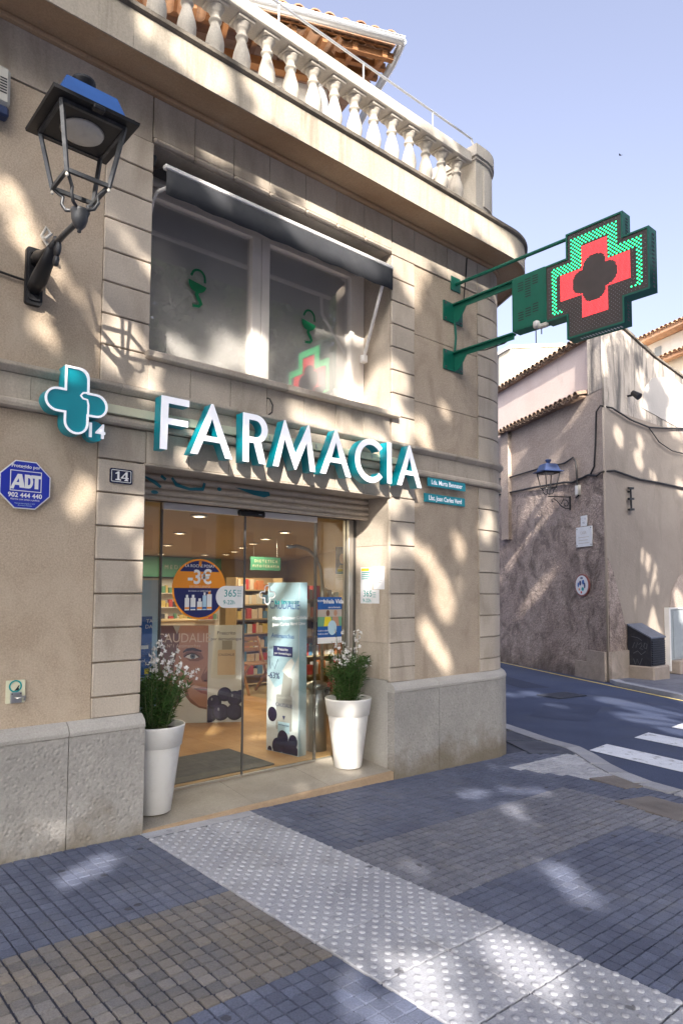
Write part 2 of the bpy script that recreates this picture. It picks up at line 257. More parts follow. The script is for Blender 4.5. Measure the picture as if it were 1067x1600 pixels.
# ------------------------------------------------------------------ mesh helpers
class MB:
    def __init__(s): s.v = []; s.f = []
    def add(s, vs, fs):
        b = len(s.v); s.v += [tuple(v) for v in vs]; s.f += [tuple(i+b for i in f) for f in fs]; return s
    def box(s, x0, x1, y0, y1, z0, z1, ch=0.0):
        if ch <= 0:
            return s.add([(x, y, z) for x in (x0, x1) for y in (y0, y1) for z in (z0, z1)],
                         [(0, 1, 3, 2), (4, 6, 7, 5), (0, 4, 5, 1), (2, 3, 7, 6), (0, 2, 6, 4), (1, 5, 7, 3)])
        lo = (x0, y0, z0); hi = (x1, y1, z1); vs = []; idx = {}
        for sx in (0, 1):
            for sy in (0, 1):
                for sz in (0, 1):
                    sg = (sx, sy, sz)
                    for ax in range(3):
                        p = [0, 0, 0]
                        for a in range(3):
                            full = hi[a] if sg[a] else lo[a]
                            p[a] = full if a == ax else (full-ch if sg[a] else full+ch)
                        idx[sg, ax] = len(vs); vs.append(p)
        fs = []
        for ax in range(3):
            o = [a for a in range(3) if a != ax]
            for sd_ in (0, 1):
                q = []
                for (i, j) in ((0, 0), (1, 0), (1, 1), (0, 1)):
                    sg = [0, 0, 0]; sg[ax] = sd_; sg[o[0]] = i; sg[o[1]] = j; q.append(idx[tuple(sg), ax])
                fs.append(q)
            for i in (0, 1):
                for j in (0, 1):
                    a0 = [0, 0, 0]; a1 = [0, 0, 0]; a0[ax] = 0; a1[ax] = 1
                    for s_ in (a0, a1): s_[o[0]] = i; s_[o[1]] = j
                    fs.append([idx[tuple(a0), o[0]], idx[tuple(a1), o[0]], idx[tuple(a1), o[1]], idx[tuple(a0), o[1]]])
        for sx in (0, 1):
            for sy in (0, 1):
                for sz in (0, 1): fs.append([idx[(sx, sy, sz), a] for a in range(3)])
        return s.add(vs, fs)
    def tube(s, pts, r, n=8, cap=True):
        pts = [Vector(p) for p in pts]; rs = r if isinstance(r, (list, tuple)) else [r]*len(pts)
        rings = []; prev = None; b = len(s.v)
        for i, p in enumerate(pts):
            d = (pts[min(i+1, len(pts)-1)]-pts[max(i-1, 0)]).normalized()
            if prev is None:
                a = d.orthogonal().normalized()
            else:
                a = (prev - d*prev.dot(d));
                a = a.normalized() if a.length > 1e-6 else d.orthogonal().normalized()
            prev = a; c = d.cross(a)
            for k in range(n):
                t = 2*math.pi*k/n; s.v.append(tuple(p+(a*math.cos(t)+c*math.sin(t))*rs[i]))
        for i in range(len(pts)-1):
            for k in range(n):
                s.f.append((b+i*n+k, b+i*n+(k+1) % n, b+(i+1)*n+(k+1) % n, b+(i+1)*n+k))
        if cap:
            s.f.append(tuple(b+k for k in range(n))); s.f.append(tuple(b+(len(pts)-1)*n+k for k in range(n)))
        return s
    def bar(s, p0, p1, w, h, upv=(0, 0, 1)):
        p0 = Vector(p0); p1 = Vector(p1); d = (p1-p0).normalized(); u_ = Vector(upv)
        if abs(d.dot(u_)) > .98: u_ = Vector((1, 0, 0))
        a = d.cross(u_).normalized(); c = a.cross(d).normalized()
        vs = [p+a*(sx*w/2)+c*(sz*h/2) for p in (p0, p1) for sx in (-1, 1) for sz in (-1, 1)]
        return s.add(vs, [(0, 1, 3, 2), (4, 6, 7, 5), (0, 4, 5, 1), (2, 3, 7, 6), (0, 2, 6, 4), (1, 5, 7, 3)])
    def lathe(s, prof, c=(0, 0, 0), n=24, cap=True):
        b = len(s.v)
        for r, z in prof:
            for k in range(n):
                t = 2*math.pi*k/n; s.v.append((c[0]+r*math.cos(t), c[1]+r*math.sin(t), c[2]+z))
        for i in range(len(prof)-1):
            for k in range(n): s.f.append((b+i*n+k, b+i*n+(k+1) % n, b+(i+1)*n+(k+1) % n, b+(i+1)*n+k))
        if cap:
            s.f.append(tuple(b+k for k in range(n))); s.f.append(tuple(b+(len(prof)-1)*n+k for k in range(n)))
        return s
    def frustum(s, c, hx0, hy0, hx1, hy1, z0, z1):
        vs = [(c[0]+sx*hx, c[1]+sy*hy, z) for (hx, hy, z) in ((hx0, hy0, z0), (hx1, hy1, z1)) for sx, sy in ((-1, -1), (1, -1), (1, 1), (-1, 1))]
        return s.add(vs, [(0, 1, 2, 3), (4, 5, 6, 7), (0, 1, 5, 4), (1, 2, 6, 5), (2, 3, 7, 6), (3, 0, 4, 7)])
    def mesh(s, name='m', smooth=False):
        me = bpy.data.meshes.new(name); me.from_pydata(s.v, [], s.f); me.validate(clean_customdata=False)
        bm = bmesh.new(); bm.from_mesh(me); bmesh.ops.recalc_face_normals(bm, faces=bm.faces); bm.to_mesh(me); bm.free()
        if smooth: me.shade_smooth()
        return me
    def build(s, name, mat, parent=None, smooth=False, **kw): return put(name, s.mesh(name, smooth), mat, parent, **kw)
def put(name, me, mat=None, parent=None, label=None, cat=None, group=None, kind=None, mw=None):
    o = bpy.data.objects.new(name, me); COL.objects.link(o)
    if mat is not None and me is not None:
        me.materials.clear(); me.materials.append(MT[mat] if isinstance(mat, str) else mat)
    if mw is not None: o.matrix_basis = mw
    if parent is not None:
        o.parent = parent; o.matrix_parent_inverse = WORLD[parent.name].inverted()
    WORLD[o.name] = (mw.copy() if mw is not None else Matrix.Identity(4))
    tag(o, label, cat, group, kind)
    return o
WORLD = {}
def tag(o, label=None, cat=None, group=None, kind=None):
    for k, v in (('label', label), ('category', cat), ('group', group), ('kind', kind)):
        if v: o[k] = v
    return o
def thing(name, label, cat, loc=(0, 0, 0), group=None, rz=0):
    return put(name, None, None, None, label, cat, group, mw=Matrix.Translation(loc) @ Matrix.Rotation(rz, 4, 'Z'))
def curve_mesh(loops, depth, mw):
    cu = bpy.data.curves.new('c', 'CURVE'); cu.dimensions = '2D'; cu.fill_mode = 'BOTH'; cu.extrude = depth/2
    for lp in loops:
        sp = cu.splines.new('POLY'); sp.points.add(len(lp)-1); sp.use_cyclic_u = True
        for i, p in enumerate(lp): sp.points[i].co = (p[0], p[1], 0, 1)
    ob = bpy.data.objects.new('c', cu); COL.objects.link(ob)
    dg = bpy.context.evaluated_depsgraph_get(); me = bpy.data.meshes.new_from_object(ob.evaluated_get(dg))
    bpy.data.objects.remove(ob); bpy.data.curves.remove(cu)
    me.transform(mw @ Matrix.Translation((0, 0, depth/2))); return me
def shape(name, loops, depth, mw, mat, parent=None, **kw): return put(name, curve_mesh(loops, depth, mw), mat, parent, **kw)
def text_mesh(body, size, mw, depth=.001, align='CENTER', bold=0.0, sx=1.0, spacing=1.0):
    cu = bpy.data.curves.new('t', 'FONT'); cu.body = body; cu.size = size; cu.align_x = align; cu.align_y = 'CENTER'
    cu.extrude = depth/2; cu.offset = bold; cu.space_character = spacing; cu.resolution_u = 3
    ob = bpy.data.objects.new('t', cu); COL.objects.link(ob)
    dg = bpy.context.evaluated_depsgraph_get(); me = bpy.data.meshes.new_from_object(ob.evaluated_get(dg))
    bpy.data.objects.remove(ob); bpy.data.curves.remove(cu)
    me.transform(mw @ Matrix.Translation((0, 0, depth/2)) @ Matrix.Diagonal((sx, 1, 1, 1))); return me
def text(name, body, size, mw, mat, parent, **kw): return put(name, text_mesh(body, size, mw, **kw), mat, parent)
def PL(x, y, z):                                   # plane facing -Y (the street front): local x -> X, local y -> Z
    return Matrix(((1, 0, 0, x), (0, 0, -1, y), (0, 1, 0, z), (0, 0, 0, 1)))
def PV(o, ax, n):                                  # vertical plane at o with horizontal axis ax and outward normal n
    ax = Vector(ax).normalized(); n = Vector(n).normalized()
    return Matrix(((ax.x, 0, n.x, o[0]), (ax.y, 0, n.y, o[1]), (ax.z, 1, n.z, o[2]), (0, 0, 0, 1)))
def rect(x0, y0, x1, y1): return [(x0, y0), (x1, y0), (x1, y1), (x0, y1)]
def circ(cx, cy, r, n=32, a0=0, a1=360, ry=None):
    m = n if a1-a0 >= 360 else n+1
    return [(cx+r*math.cos(R(a0+(a1-a0)*i/n)), cy+(ry or r)*math.sin(R(a0+(a1-a0)*i/n))) for i in range(m)]
def rrect(x0, y0, x1, y1, r, n=5):
    pts = []
    for (cx, cy, a) in ((x1-r, y1-r, 0), (x0+r, y1-r, 90), (x0+r, y0+r, 180), (x1-r, y0+r, 270)):
        pts += [(cx+r*math.cos(R(a+90*i/n)), cy+r*math.sin(R(a+90*i/n))) for i in range(n+1)]
    return pts
def stroke(pts, w):                                # thick polyline outline, for brush-like marks
    pts = [Vector((p[0], p[1])) for p in pts]; L = []; Rr = []
    for i, p in enumerate(pts):
        d = (pts[min(i+1, len(pts)-1)]-pts[max(i-1, 0)]).normalized(); n_ = Vector((-d.y, d.x))*(w/2 if not isinstance(w, list) else w[i]/2)
        L.append(p+n_); Rr.append(p-n_)
    return [tuple(p) for p in L+Rr[::-1]]
def copy_tree(o, mw):                              # copy of a thing with copies of its parts and sub-parts
    c = o.copy(); COL.objects.link(c); c.matrix_basis = mw; WORLD[c.name] = mw.copy()
    for ch in list(o.children):
        k = ch.copy(); COL.objects.link(k); k.parent = c
        for g in list(ch.children):
            q = g.copy(); COL.objects.link(q); q.parent = k
    return c
# street front: straight along X to 6.08, then round the corner (radius .55), then along the side street
CX, CR = 6.08, .55; TURN = R(62.7); ARC = CR*TURN
def path(s, o):
    if s <= CX: return (s, -o)
    if s < CX+ARC:
        a = (s-CX)/CR; return (CX+(CR+o)*math.sin(a), CR-(CR+o)*math.cos(a))
    l = s-CX-ARC
    return (CX+(CR+o)*math.sin(TURN)+l*math.cos(TURN), CR-(CR+o)*math.cos(TURN)+l*math.sin(TURN))
def sweep(mb, prof, s0, s1, n_arc=14):
    st = [s0]
    if s0 < CX < s1: st.append(CX)
    st += [CX+ARC*i/n_arc for i in range(0, n_arc+1) if s0 < CX+ARC*i/n_arc < s1 and CX+ARC*i/n_arc not in st]
    st.append(s1); st = sorted(set(st)); n = len(prof); vs = []; fs = []
    for s_ in st:
        for (o, z) in prof:
            x, y = path(s_, o); vs.append((x, y, z))
    for i in range(len(st)-1):
        for k in range(n): fs.append((i*n+k, i*n+(k+1) % n, (i+1)*n+(k+1) % n, (i+1)*n+k))
    fs.append(tuple(range(n))); fs.append(tuple((len(st)-1)*n+k for k in range(n)))
    mb.add(vs, fs); return mb
def cprof(o0, o1, z0, z1, c): return [(o0, z0), (o1-c, z0), (o1, z0+c), (o1, z1-c), (o1-c, z1), (o0, z1)]
def gz(x): return .09-.027*x                       # the pavement falls gently along the front

# ================================================================== the setting
# ground: road sheet to the horizon
def gsheet(pts, dz): return [(x, y, gz(x)+dz) for x, y in pts]
def sheet(name, pts, dz, mat, parent=None, **kw):
    mb = MB(); v = gsheet(pts, dz); mb.add(v, [tuple(range(len(v)))]); return mb.build(name, mat, parent, **kw)
mb = MB()
far = [(-200, -300), (60, -300), (60, 300), (-200, 300)]
xs = [-200, -20, 0, 6, 12, 20, 30, 60, 200]
def rz_(x): return gz(max(min(x, 30), -20))-.012
vs_ = []; fs_ = []
for x in xs:
    for y in (-300, -20, 0, 20, 300): vs_.append((x, y, rz_(x)))
for i in range(len(xs)-1):
    for j in range(4): fs_.append((i*5+j, i*5+j+1, (i+1)*5+j+1, (i+1)*5+j))
road = mb.add(vs_, fs_).build('road', 'asphalt', kind='structure')

# pavement slab in front of the building, its kerb curves round the corner
KERB = [(12.5, 10.0), (7.92, 1.11), (7.75, .72), (7.60, .40), (7.48, .12), (7.36, -.30), (7.12, -.62), (6.82, -.95), (6.60, -1.25), (6.45, -1.55), (6.38, -1.85), (6.38, -12)]
slab = [(-12, -12), (6.38, -12)] + KERB[::-1][1:] + [(-12, 10.0)]
pavement = sheet('pavement', slab, -.006, 'grout', kind='structure')
# tile fields on a 0.44 m module; each module is 6 x 6 little raised squares
PIT = .44/6
def inside(x, y, poly):
    c = False; n = len(poly)
    for i in range(n):
        x0, y0 = poly[i]; x1, y1 = poly[i-1]
        if (y0 > y) != (y1 > y) and x < (x1-x0)*(y-y0)/(y1-y0)+x0: c = not c
    return c
kerb_in = [(x-.20, y) for x, y in KERB]
pave_poly = [(-12, -12), (6.18, -12)] + kerb_in[::-1][1:] + [(-12, 10)]
MAN = [((6.66, -.12), (7.30, -.12), (7.06, -.50), (6.52, -.30)), ]
# iron covers let into the pavement (corner points)
COVERS = [('iron', [(6.585, -.151), (7.051, -.472), (7.313, .137), (6.921, .401)]), ('iron', [(6.95, .43), (7.33, .17), (7.70, .60), (7.44, .80)]),
          ('iron_pinkish', [(6.10, -1.11), (6.39, -1.20), (6.30, -1.57), (6.03, -1.50)]), ('iron_pinkish', [(5.56, -1.636), (5.957, -1.744), (5.90, -2.25), (5.45, -2.20)])]
def col_of(x, y):
    if 2.10 < x < 2.98: return None
    if (5.80 < x and -1.50 < y < -.40 and x+.35*y > 6.05-.35*1.0): 
        return 'paver_white'
    if x < 2.1:
        return 'paver_brown' if -2.07 < y < -1.19 else 'paver_dark'
    if -2.03 < y < -1.12 and x < 5.6: return 'paver_grey'
    if y < -2.03 and x > 5.05: return 'paver_grey'
    return 'paver_dark'
pav = {'paver_brown': [], 'paver_dark': [], 'paver_grey': [], 'paver_white': []}
ix0, ix1 = int((0.2-2.10)/PIT)-1, int((7.95-2.98)/PIT)+16
cells = []
for i in range(-26, 90):
    x = (2.10+(i+.5)*PIT) if i < 0 else (2.98+(i+.5)*PIT)
    for j in range(-34, 16):
        y = -1.19+(j+.5)*PIT
        if y > -.02 and x < 6.2: continue
        if x > 6.0 and y > -.02:
            bx, by = x-CX, y-CR
            if by > -.25 and (x-6.57)*.888-(y-.298)*.459 < .1: continue
            if by <= -.25 and math.hypot(bx, by) < .66: continue
        if not inside(x, y, pave_poly): continue
        if any(inside(x, y, q) for _, q in COVERS): continue
        # keep to what the lens can take in, plus a margin
        if y < -4.3+x*.05: continue
        k = col_of(x, y)
        if k: cells.append((x, y, k))
camp = (0, -4.5)
cells.sort(key=lambda c: (c[0]*.66+(c[1]+4.5)*.75))
vis = [c for c in cells if (c[0]*.66+(c[1]+4.5)*.75) > 2.2]
near = set(id(c) for c in [c for c in vis if abs((c[0]*.752-(c[1]+4.5)*.66)/(c[0]*.66+(c[1]+4.5)*.75)) < .52][:296])
def paver_unit(h=.012, g=.010, sl=.006):
    a = PIT/2-g/2; b = a-sl
    vs = [(-a, -a, -.02), (a, -a, -.02), (a, a, -.02), (-a, a, -.02), (-b, -b, h), (b, -b, h), (b, b, h), (-b, b, h)]
    return vs, [(4, 5, 6, 7), (0, 1, 5, 4), (1, 2, 6, 5), (2, 3, 7, 6), (3, 0, 4, 7)]
PU = {'paver_dark': (.004, .004, .003), 'paver_brown': (.006, .009, .003), 'paver_grey': (.006, .008, .003), 'paver_white': (.004, .006, .003)}
pm = {}
for k in pav:
    u_ = MB(); u_.add(*paver_unit(*PU[k])); pm[k] = u_.mesh('paver'); pm[k].materials.append(MT[k])
stuffm = {k: MB() for k in pav}
for c in cells:
    x, y, k = c
    if id(c) in near:
        mw = Matrix.Translation((x+random.uniform(-.0015, .0015), y+random.uniform(-.0015, .0015), gz(x)+random.uniform(-.003, .001))) @ Matrix.Rotation(random.uniform(-.02, .02), 4, 'Z') @ Matrix.Rotation(random.uniform(-.02, .02), 4, 'X') @ Matrix.Rotation(.027, 4, 'Y')
        put('paver', pm[k], None, pavement, mw=mw)
    else:
        vs, fs = paver_unit(*PU[k])
        dz = random.uniform(-.003, .001); tx = random.uniform(-.02, .02); ty = random.uniform(-.02, .02)-.027
        stuffm[k].add([(x+a, y+b, gz(x)+z+dz+a*ty+b*tx) for a, b, z in vs], fs)
for k, m_ in stuffm.items():
    if m_.v: m_.build('paver_field', k, pavement, kind='stuff')
# tactile strip: 0.44 m slabs with round studs
stud_u = MB().lathe([(.0175, -.004), (.0165, .004), (.0125, .0065), (0.0005, .007)], n=10, cap=False).mesh('stud', True); stud_u.materials.append(MT['tactile'])
studs = []
slabs = []
for cx_ in (0, 1):
    for r_ in range(10):
        x0 = 2.10+.44*cx_; y1 = -.19-.44*r_+.02
        slabs.append((x0, y1))
for si, (x0, y1) in enumerate(slabs):
    xc, yc = x0+.22, y1-.22
    dz = random.uniform(-.002, .002)
    sl_ = MB().box(-.2155, .2155, -.2155, .2155, -.03, .006, .003).mesh('tactile_slab')
    so = put('tactile_slab', sl_, 'tactile', pavement, mw=Matrix.Translation((xc, yc, gz(xc)+dz)) @ Matrix.Rotation(.027, 4, 'Y'))
    for a in range(5):
        for b in range(5):
            for off in (0, 1):
                px = x0+.044+.088*a+(.044 if off else 0)-.022; py = y1-.044-.088*b-(.044 if off else 0)+.022
                studs.append((px, py, gz(px)+.006+dz, so))
studs.sort(key=lambda s_: (s_[0]*.66+(s_[1]+4.5)*.75))
sv = [s_ for s_ in studs if (s_[0]*.66+(s_[1]+4.5)*.75) > 2.35 and abs((s_[0]*.752-(s_[1]+4.5)*.66)/(s_[0]*.66+(s_[1]+4.5)*.75)) < .52]
nearst = set(id(s_) for s_ in sv[:290]); rest = MB()
su = [tuple(v.co) for v in stud_u.vertices]; sf = [tuple(p.vertices) for p in stud_u.polygons]
for s_ in studs:
    if id(s_) in nearst: put('stud', stud_u, None, s_[3], mw=Matrix.Translation(s_[:3]))
    else: rest.add([(s_[0]+v[0], s_[1]+v[1], s_[2]+v[2]) for v in su], sf)
rest.build('stud_field', 'tactile', pavement, kind='stuff', smooth=True)
strip_top = sheet('strip_filler', [(2.10, -.02), (2.98, -.02), (2.98, -.165), (2.10, -.165)], .004, 'tactile', pavement)
# covers
for i, (mt, q) in enumerate(COVERS):
    mb = MB(); v = [(x, y, gz(x)+.010) for x, y in q]; lo = [(x, y, gz(x)-.03) for x, y in q]
    mb.add(v+lo, [(0, 1, 2, 3), (4, 5, 6, 7), (0, 1, 5, 4), (1, 2, 6, 5), (2, 3, 7, 6), (3, 0, 4, 7)])
    co = mb.build('access_cover', mt, label=['dark iron access cover in the pavement beside the kerb bend', 'dark iron access cover in the pavement tucked behind the building corner', 'small brownish cover set in the pale paving by the crossing', 'large brownish cover in the pavement next to the crossing kerb'][i], cat='access cover')
    cxm = sum(p[0] for p in q)/4; cym = sum(p[1] for p in q)/4
    mb = MB()
    for t0, t1 in ((.42, .47), (.24, .27)):
        for a in range(4):
            p0 = Vector(q[a]); p1 = Vector(q[(a+1) % 4]); c_ = Vector((cxm, cym))
            qq = [c_+(p0-c_)*t0, c_+(p1-c_)*t0, c_+(p1-c_)*t1, c_+(p0-c_)*t1]
            mb.add([(p.x, p.y, gz(p.x)+.0135) for p in qq], [(0, 1, 2, 3)])
    mb.build('raised_border', mt, co)
# kerb stones along the pavement edge
kerb = put('kerb', None, None, kind='structure', mw=Matrix.Translation((7, -.5, -.1)))
for i in range(len(KERB)-1):
    p0 = Vector(KERB[i]); p1 = Vector(KERB[i+1]); L = (p1-p0).length; n_ = max(1, round(L/.55))
    if i == len(KERB)-2: n_ = 8; p1 = p0+(p1-p0)*.4
    for j in range(n_):
        a = p0+(p1-p0)*(j+.012)/n_; b = p0+(p1-p0)*(j+.988)/n_
        d = (p1-p0).normalized(); nn = Vector((d.y, -d.x))*.20
        if nn.x > 0: nn = -nn
        mb = MB(); q = [a, b, b+nn, a+nn]
        hz = .016
        top = [(p.x, p.y, gz(p.x)+hz) for p in q]; lo = [(p.x, p.y, gz(p.x)-.15) for p in q]
        mb.add(top+lo, [(0, 1, 2, 3), (0, 1, 5, 4), (1, 2, 6, 5), (2, 3, 7, 6), (3, 0, 4, 7)])
        mb.build('kerb_stone', 'kerbstone', kerb)
# zebra crossing
zeb = [[(6.70, -1.735), (7.35, -.41), (7.80, -.37), (7.38, -1.44)], [(8.06, -1.167), (8.387, -.333), (8.961, -.283), (8.687, -.912)], [(9.25, -.62), (9.609, -.221), (10.156, -.175), (9.85, -.62)]]
for k in range(6):
    x0 = 7.05+1.22*k; q = [(x0-.33+.05, -3.9), (x0+.30, -.42+.06*k), (x0+.82, -.36+.06*k), (x0+.20, -3.9)]
    sheet('crossing_stripe', q, -.004, 'road_paint', road)
for i, q in enumerate(([(9.2, .6), (10.9, 1.3), (10.6, 2.1), (8.9, 1.4)], [(12.4, 3.2), (14.0, 5.9), (13.4, 6.2), (11.8, 3.5)])):
    sheet('asphalt_patch', q, -.008, 'asphalt_patch', road)
# yellow edge line by the far wall
ye = [(17.5, 9.0), (16.69, 7.47), (14.88, 4.39), (13.95, 2.75), (13.45, 1.85), (12.86, .79), (12.3, -.6), (12.0, -3)]
mb = MB()
for i in range(len(ye)-1):
    p0, p1 = Vector(ye[i]), Vector(ye[i+1]); d = (p1-p0).normalized(); n_ = Vector((d.y, -d.x))*.05
    mb.add([(p.x, p.y, gz(p.x)-.004) for p in (p0+n_, p1+n_, p1-n_, p0-n_)], [(0, 1, 2, 3)])
mb.build('yellow_line', 'yellow_paint', road)
# drain grate
dr = [(11.10, 2.70), (12.00, 2.62), (11.88, 2.12), (11.02, 2.17)]
mb = MB(); v = gsheet(dr, -.006); mb.add(v, [(0, 1, 2, 3)])
dg_ = mb.build('drain_grate', 'ink_black', label='iron slotted drain grate lying in the road', cat='drain')
for k in range(16):
    t = (k+.5)/16; a = Vector(dr[0]).lerp(Vector(dr[1]), t); b = Vector(dr[3]).lerp(Vector(dr[2]), t)
    MB().bar((a.x, a.y, gz(a.x)+.002), (b.x, b.y, gz(b.x)+.002), .03, .012).build('bar', 'iron', dg_)
# far pavement in front of the house across the road
fp = [(14.58, 3.05), (14.2, 2.72), (13.70, 1.90), (13.05, .80), (12.5, -.6), (12.25, -3), (40, -3), (40, 3.02)]
FPZ = .06
mb = MB(); v = gsheet(fp, FPZ); lo = gsheet(fp, -.05); n_ = len(fp)
mb.add(v+lo, [tuple(range(n_))]+[(i, (i+1) % n_, n_+(i+1) % n_, n_+i) for i in range(n_)])
fpo = mb.build('far_pavement', 'paver_grey', kind='structure')
for i in range(5):
    p0, p1 = Vector(fp[i]), Vector(fp[i+1]); L = (p1-p0).length; m_ = max(1, round(L/.8)); d = (p1-p0).normalized(); nn = Vector((-d.y, d.x))*.18
    if nn.x < 0: nn = -nn
    for j in range(m_):
        a = p0+(p1-p0)*(j+.01)/m_; b = p0+(p1-p0)*(j+.99)/m_; o_ = -nn*.12
        q = [a+o_, b+o_, b+nn, a+nn]
        mb = MB(); mb.add([(p.x, p.y, gz(p.x)+FPZ+.008) for p in q]+[(p.x, p.y, gz(p.x)-.1) for p in q], [(0, 1, 2, 3), (0, 1, 5, 4), (1, 2, 6, 5), (2, 3, 7, 6), (3, 0, 4, 7)])
        mb.build('kerb_stone', 'kerbstone', fpo)

# ================================================================== the pharmacy building
B = thing('pharmacy_building', 'beige stone corner building with ground floor pharmacy and balustrade', 'building', (4.0, 0, 0))
DX0, DX1, DZ1 = 2.105, 4.550, 2.577      # door opening
WX0, WX1, WZ0, WZ1 = 2.115, 4.572, 3.385, 4.945   # window opening
def W(*a, name='wall', mat='render', ch=0): return MB().box(*a, ch).build(name, mat, B)
# backing masonry, 30 mm behind the dressed stone
W(-8, DX0-.05, .03, .55, -.4, 5.29)
mb = MB(); sweep(mb, [(-.45, -.4), (-.03, -.4), (-.03, 5.29), (-.45, 5.29)], DX1+.05, 15.0); mb.build('wall', 'ashlar', B)
W(DX0-.049, DX1+.049, .03, .55, DZ1+.05, WZ0-.04, mat='ashlar')
W(DX0-.049, DX1+.049, .03, .55, WZ1+.02, 5.29, mat='ashlar')
mb = MB(); tp = [(-8, .40), (6.2, .40), (6.45, .5), (11.4, 10.2), (-8, 10.2)]
mb.add([(x, y, 5.33) for x, y in tp]+[(x, y, 5.56) for x, y in tp], [(0, 1, 2, 3, 4), (5, 6, 7, 8, 9)]+[(i, (i+1) % 5, 5+(i+1) % 5, 5+i) for i in range(5)])
mb.build('terrace_slab', 'fascia', B)
# rendered panels
W(-8, 1.762, .012, .031, .80, 2.81, name='render_panel')
W(-8, 1.762, .012, .031, 3.10, 4.93, name='render_panel')
W(-8, 2.10, .004, .031, 4.94, 5.289, name='frieze_panel', mat='ashlar')
W(4.897, 5.897, .012, .031, .80, 2.81, name='render_panel', mat='roughcast')
for z0, z1 in ((3.10, 3.56), (3.565, 4.235), (4.24, 4.93)): W(4.897, 5.897, .010, .031, z0, z1, name='render_panel', mat='roughcast', ch=.002)
for k, (a, b) in enumerate(((4.58, 4.892), (4.897, 5.395), (5.40, 5.897))): W(a, b, .002, .031, 4.945, 5.289, name='frieze_block', mat='ashlar', ch=.003)
# pilaster blocks
G = .005
jl = [.835]+[.974+.2289*k for k in range(8)]+[2.81]
ju = [3.105, 3.364]+[3.582+.2262*k for k in range(6)]+[4.94]
for zs in (jl, ju):
    for k in range(len(zs)-1):
        z0, z1 = zs[k]+G, zs[k+1]-G
        for a, b in ((1.767, DX0), (DX1, 4.892)):
            if zs is ju: a, b = (1.767, WX0-.003) if a < 2 else (WX1+.003, 4.892)
            W(a, b, random.uniform(-.001, .001), .031, z0, z1, name='pilaster_block', mat='ashlar', ch=.005)
        mb = MB(); sweep(mb, cprof(-.04, random.uniform(-.001, .001), z0, z1, .005), 5.902, 7.2); mb.build('pilaster_block', 'ashlar', B)
for k in range(12): pass
mb = MB(); sweep(mb, cprof(-.04, 0, 4.945, 5.289, .004), 5.902, 7.2); mb.build('frieze_block', 'ashlar', B)
mb = MB(); sweep(mb, cprof(-.04, -.004, -.3, 5.289, .004), 7.21, 14.9); mb.build('side_wall', 'render', B)
# door and window reveals (stones lining the openings)
for k in range(len(jl)-2):
    z0, z1 = (.02 if k == 0 else jl[k]+.0015), jl[k+1]-.0015
    for m_ in range(0, 1): pass
rz = [.86, 1.20, 1.66, 2.12, DZ1]
for k in range(4):
    W(DX1+.001, DX1+.06, .034, .60, rz[k]+.001, rz[k+1]-.001, name='reveal_block', mat='ashlar', ch=.002)
    W(DX0-.06, DX0-.001, .034, .60, rz[k]+.001, rz[k+1]-.001, name='reveal_block', mat='ashlar', ch=.002)
W(DX1-.002, DX1+.06, .034, .60, -.05, .858, name='reveal_base', mat='plinth_edge', ch=.003)
W(DX0-.06, DX0+.002, .034, .60, -.05, .858, name='reveal_base', mat='plinth_edge', ch=.003)
W(DX1-.010, DX1+.02, .006, .034, .86, DZ1-.01, name='corner_bead', mat='ashlar', ch=.004)
for z0 in (3.39,): 
    W(WX1+.001, WX1+.06, .034, .60, 3.39, WZ1, name='reveal_block', mat='ashlar'); W(WX0-.06, WX0-.001, .034, .60, 3.39, WZ1, name='reveal_block', mat='ashlar')
W(DX0-.02, DX1+.02, .034, .60, DZ1, DZ1+.049, name='door_soffit', mat='ashlar'); W(WX0-.02, WX1+.02, .034, .60, WZ1+.001, WZ1+.03, name='window_soffit', mat='ashlar')
# lintel stones over the door and the course under the sill
lj = [2.107, 2.443, 2.790, 3.136, 3.517, 3.87, 4.21, 4.552]
for k in range(7):
    W(lj[k]+.002, lj[k+1]-.002, random.uniform(-.001, .001), .033, DZ1+.004, 2.81, name='lintel_block', mat='ashlar', ch=.004)
    W(lj[k]+.002, lj[k+1]-.002, random.uniform(-.001, .001), .033, 3.105, 3.33, name='course_block', mat='ashlar', ch=.004)
    W(lj[k]+.002, lj[k+1]+.018 if k == 6 else lj[k+1]-.002, random.uniform(-.001, .001), .033, 4.985, 5.289, name='frieze_block', mat='ashlar', ch=.004)
    W(lj[k]+.002, lj[k+1]+.018 if k == 6 else lj[k+1]-.002, -.014, .033, 4.945, 4.982, name='frieze_roll', mat='ashlar', ch=.012)
W(DX0-.012, DX1+.012, -.012, .033, DZ1-.012, DZ1+.002, name='lintel_lip', mat='ashlar', ch=.004)
# string course: lower roll, flat, upper ledge, running round the corner
def course(prof, name, mat, s0=-8.0, s1=14.8, step=.98):
    s = s0
    cuts = [s0]
    while cuts[-1]+step < 5.9: cuts.append(cuts[-1]+step)
    cuts += [5.9, 7.3, s1]
    for a, b in zip(cuts[:-1], cuts[1:]):
        mb = MB(); sweep(mb, prof, a+.001, b-.001); mb.build(name, mat, B)
course([(-.03, 2.815), (.020, 2.815), (.034, 2.825), (.038, 2.845), (.034, 2.865), (.02, 2.878), (-.03, 2.878)], 'string_roll', 'ashlar', -7.7)
course([(-.03, 2.882), (.004, 2.882), (.004, 3.036), (-.03, 3.036)], 'string_flat', 'ashlar', -7.5)
course([(-.03, 3.040), (.012, 3.040), (.030, 3.052), (.048, 3.068), (.052, 3.076), (.052, 3.096), (.0, 3.112), (-.03, 3.112)], 'string_ledge', 'ashlar', -7.9)
W(1.72, 4.66, -.046, -.007, 2.884, 2.945, name='sign_rail', mat='rail_cream', ch=.003)
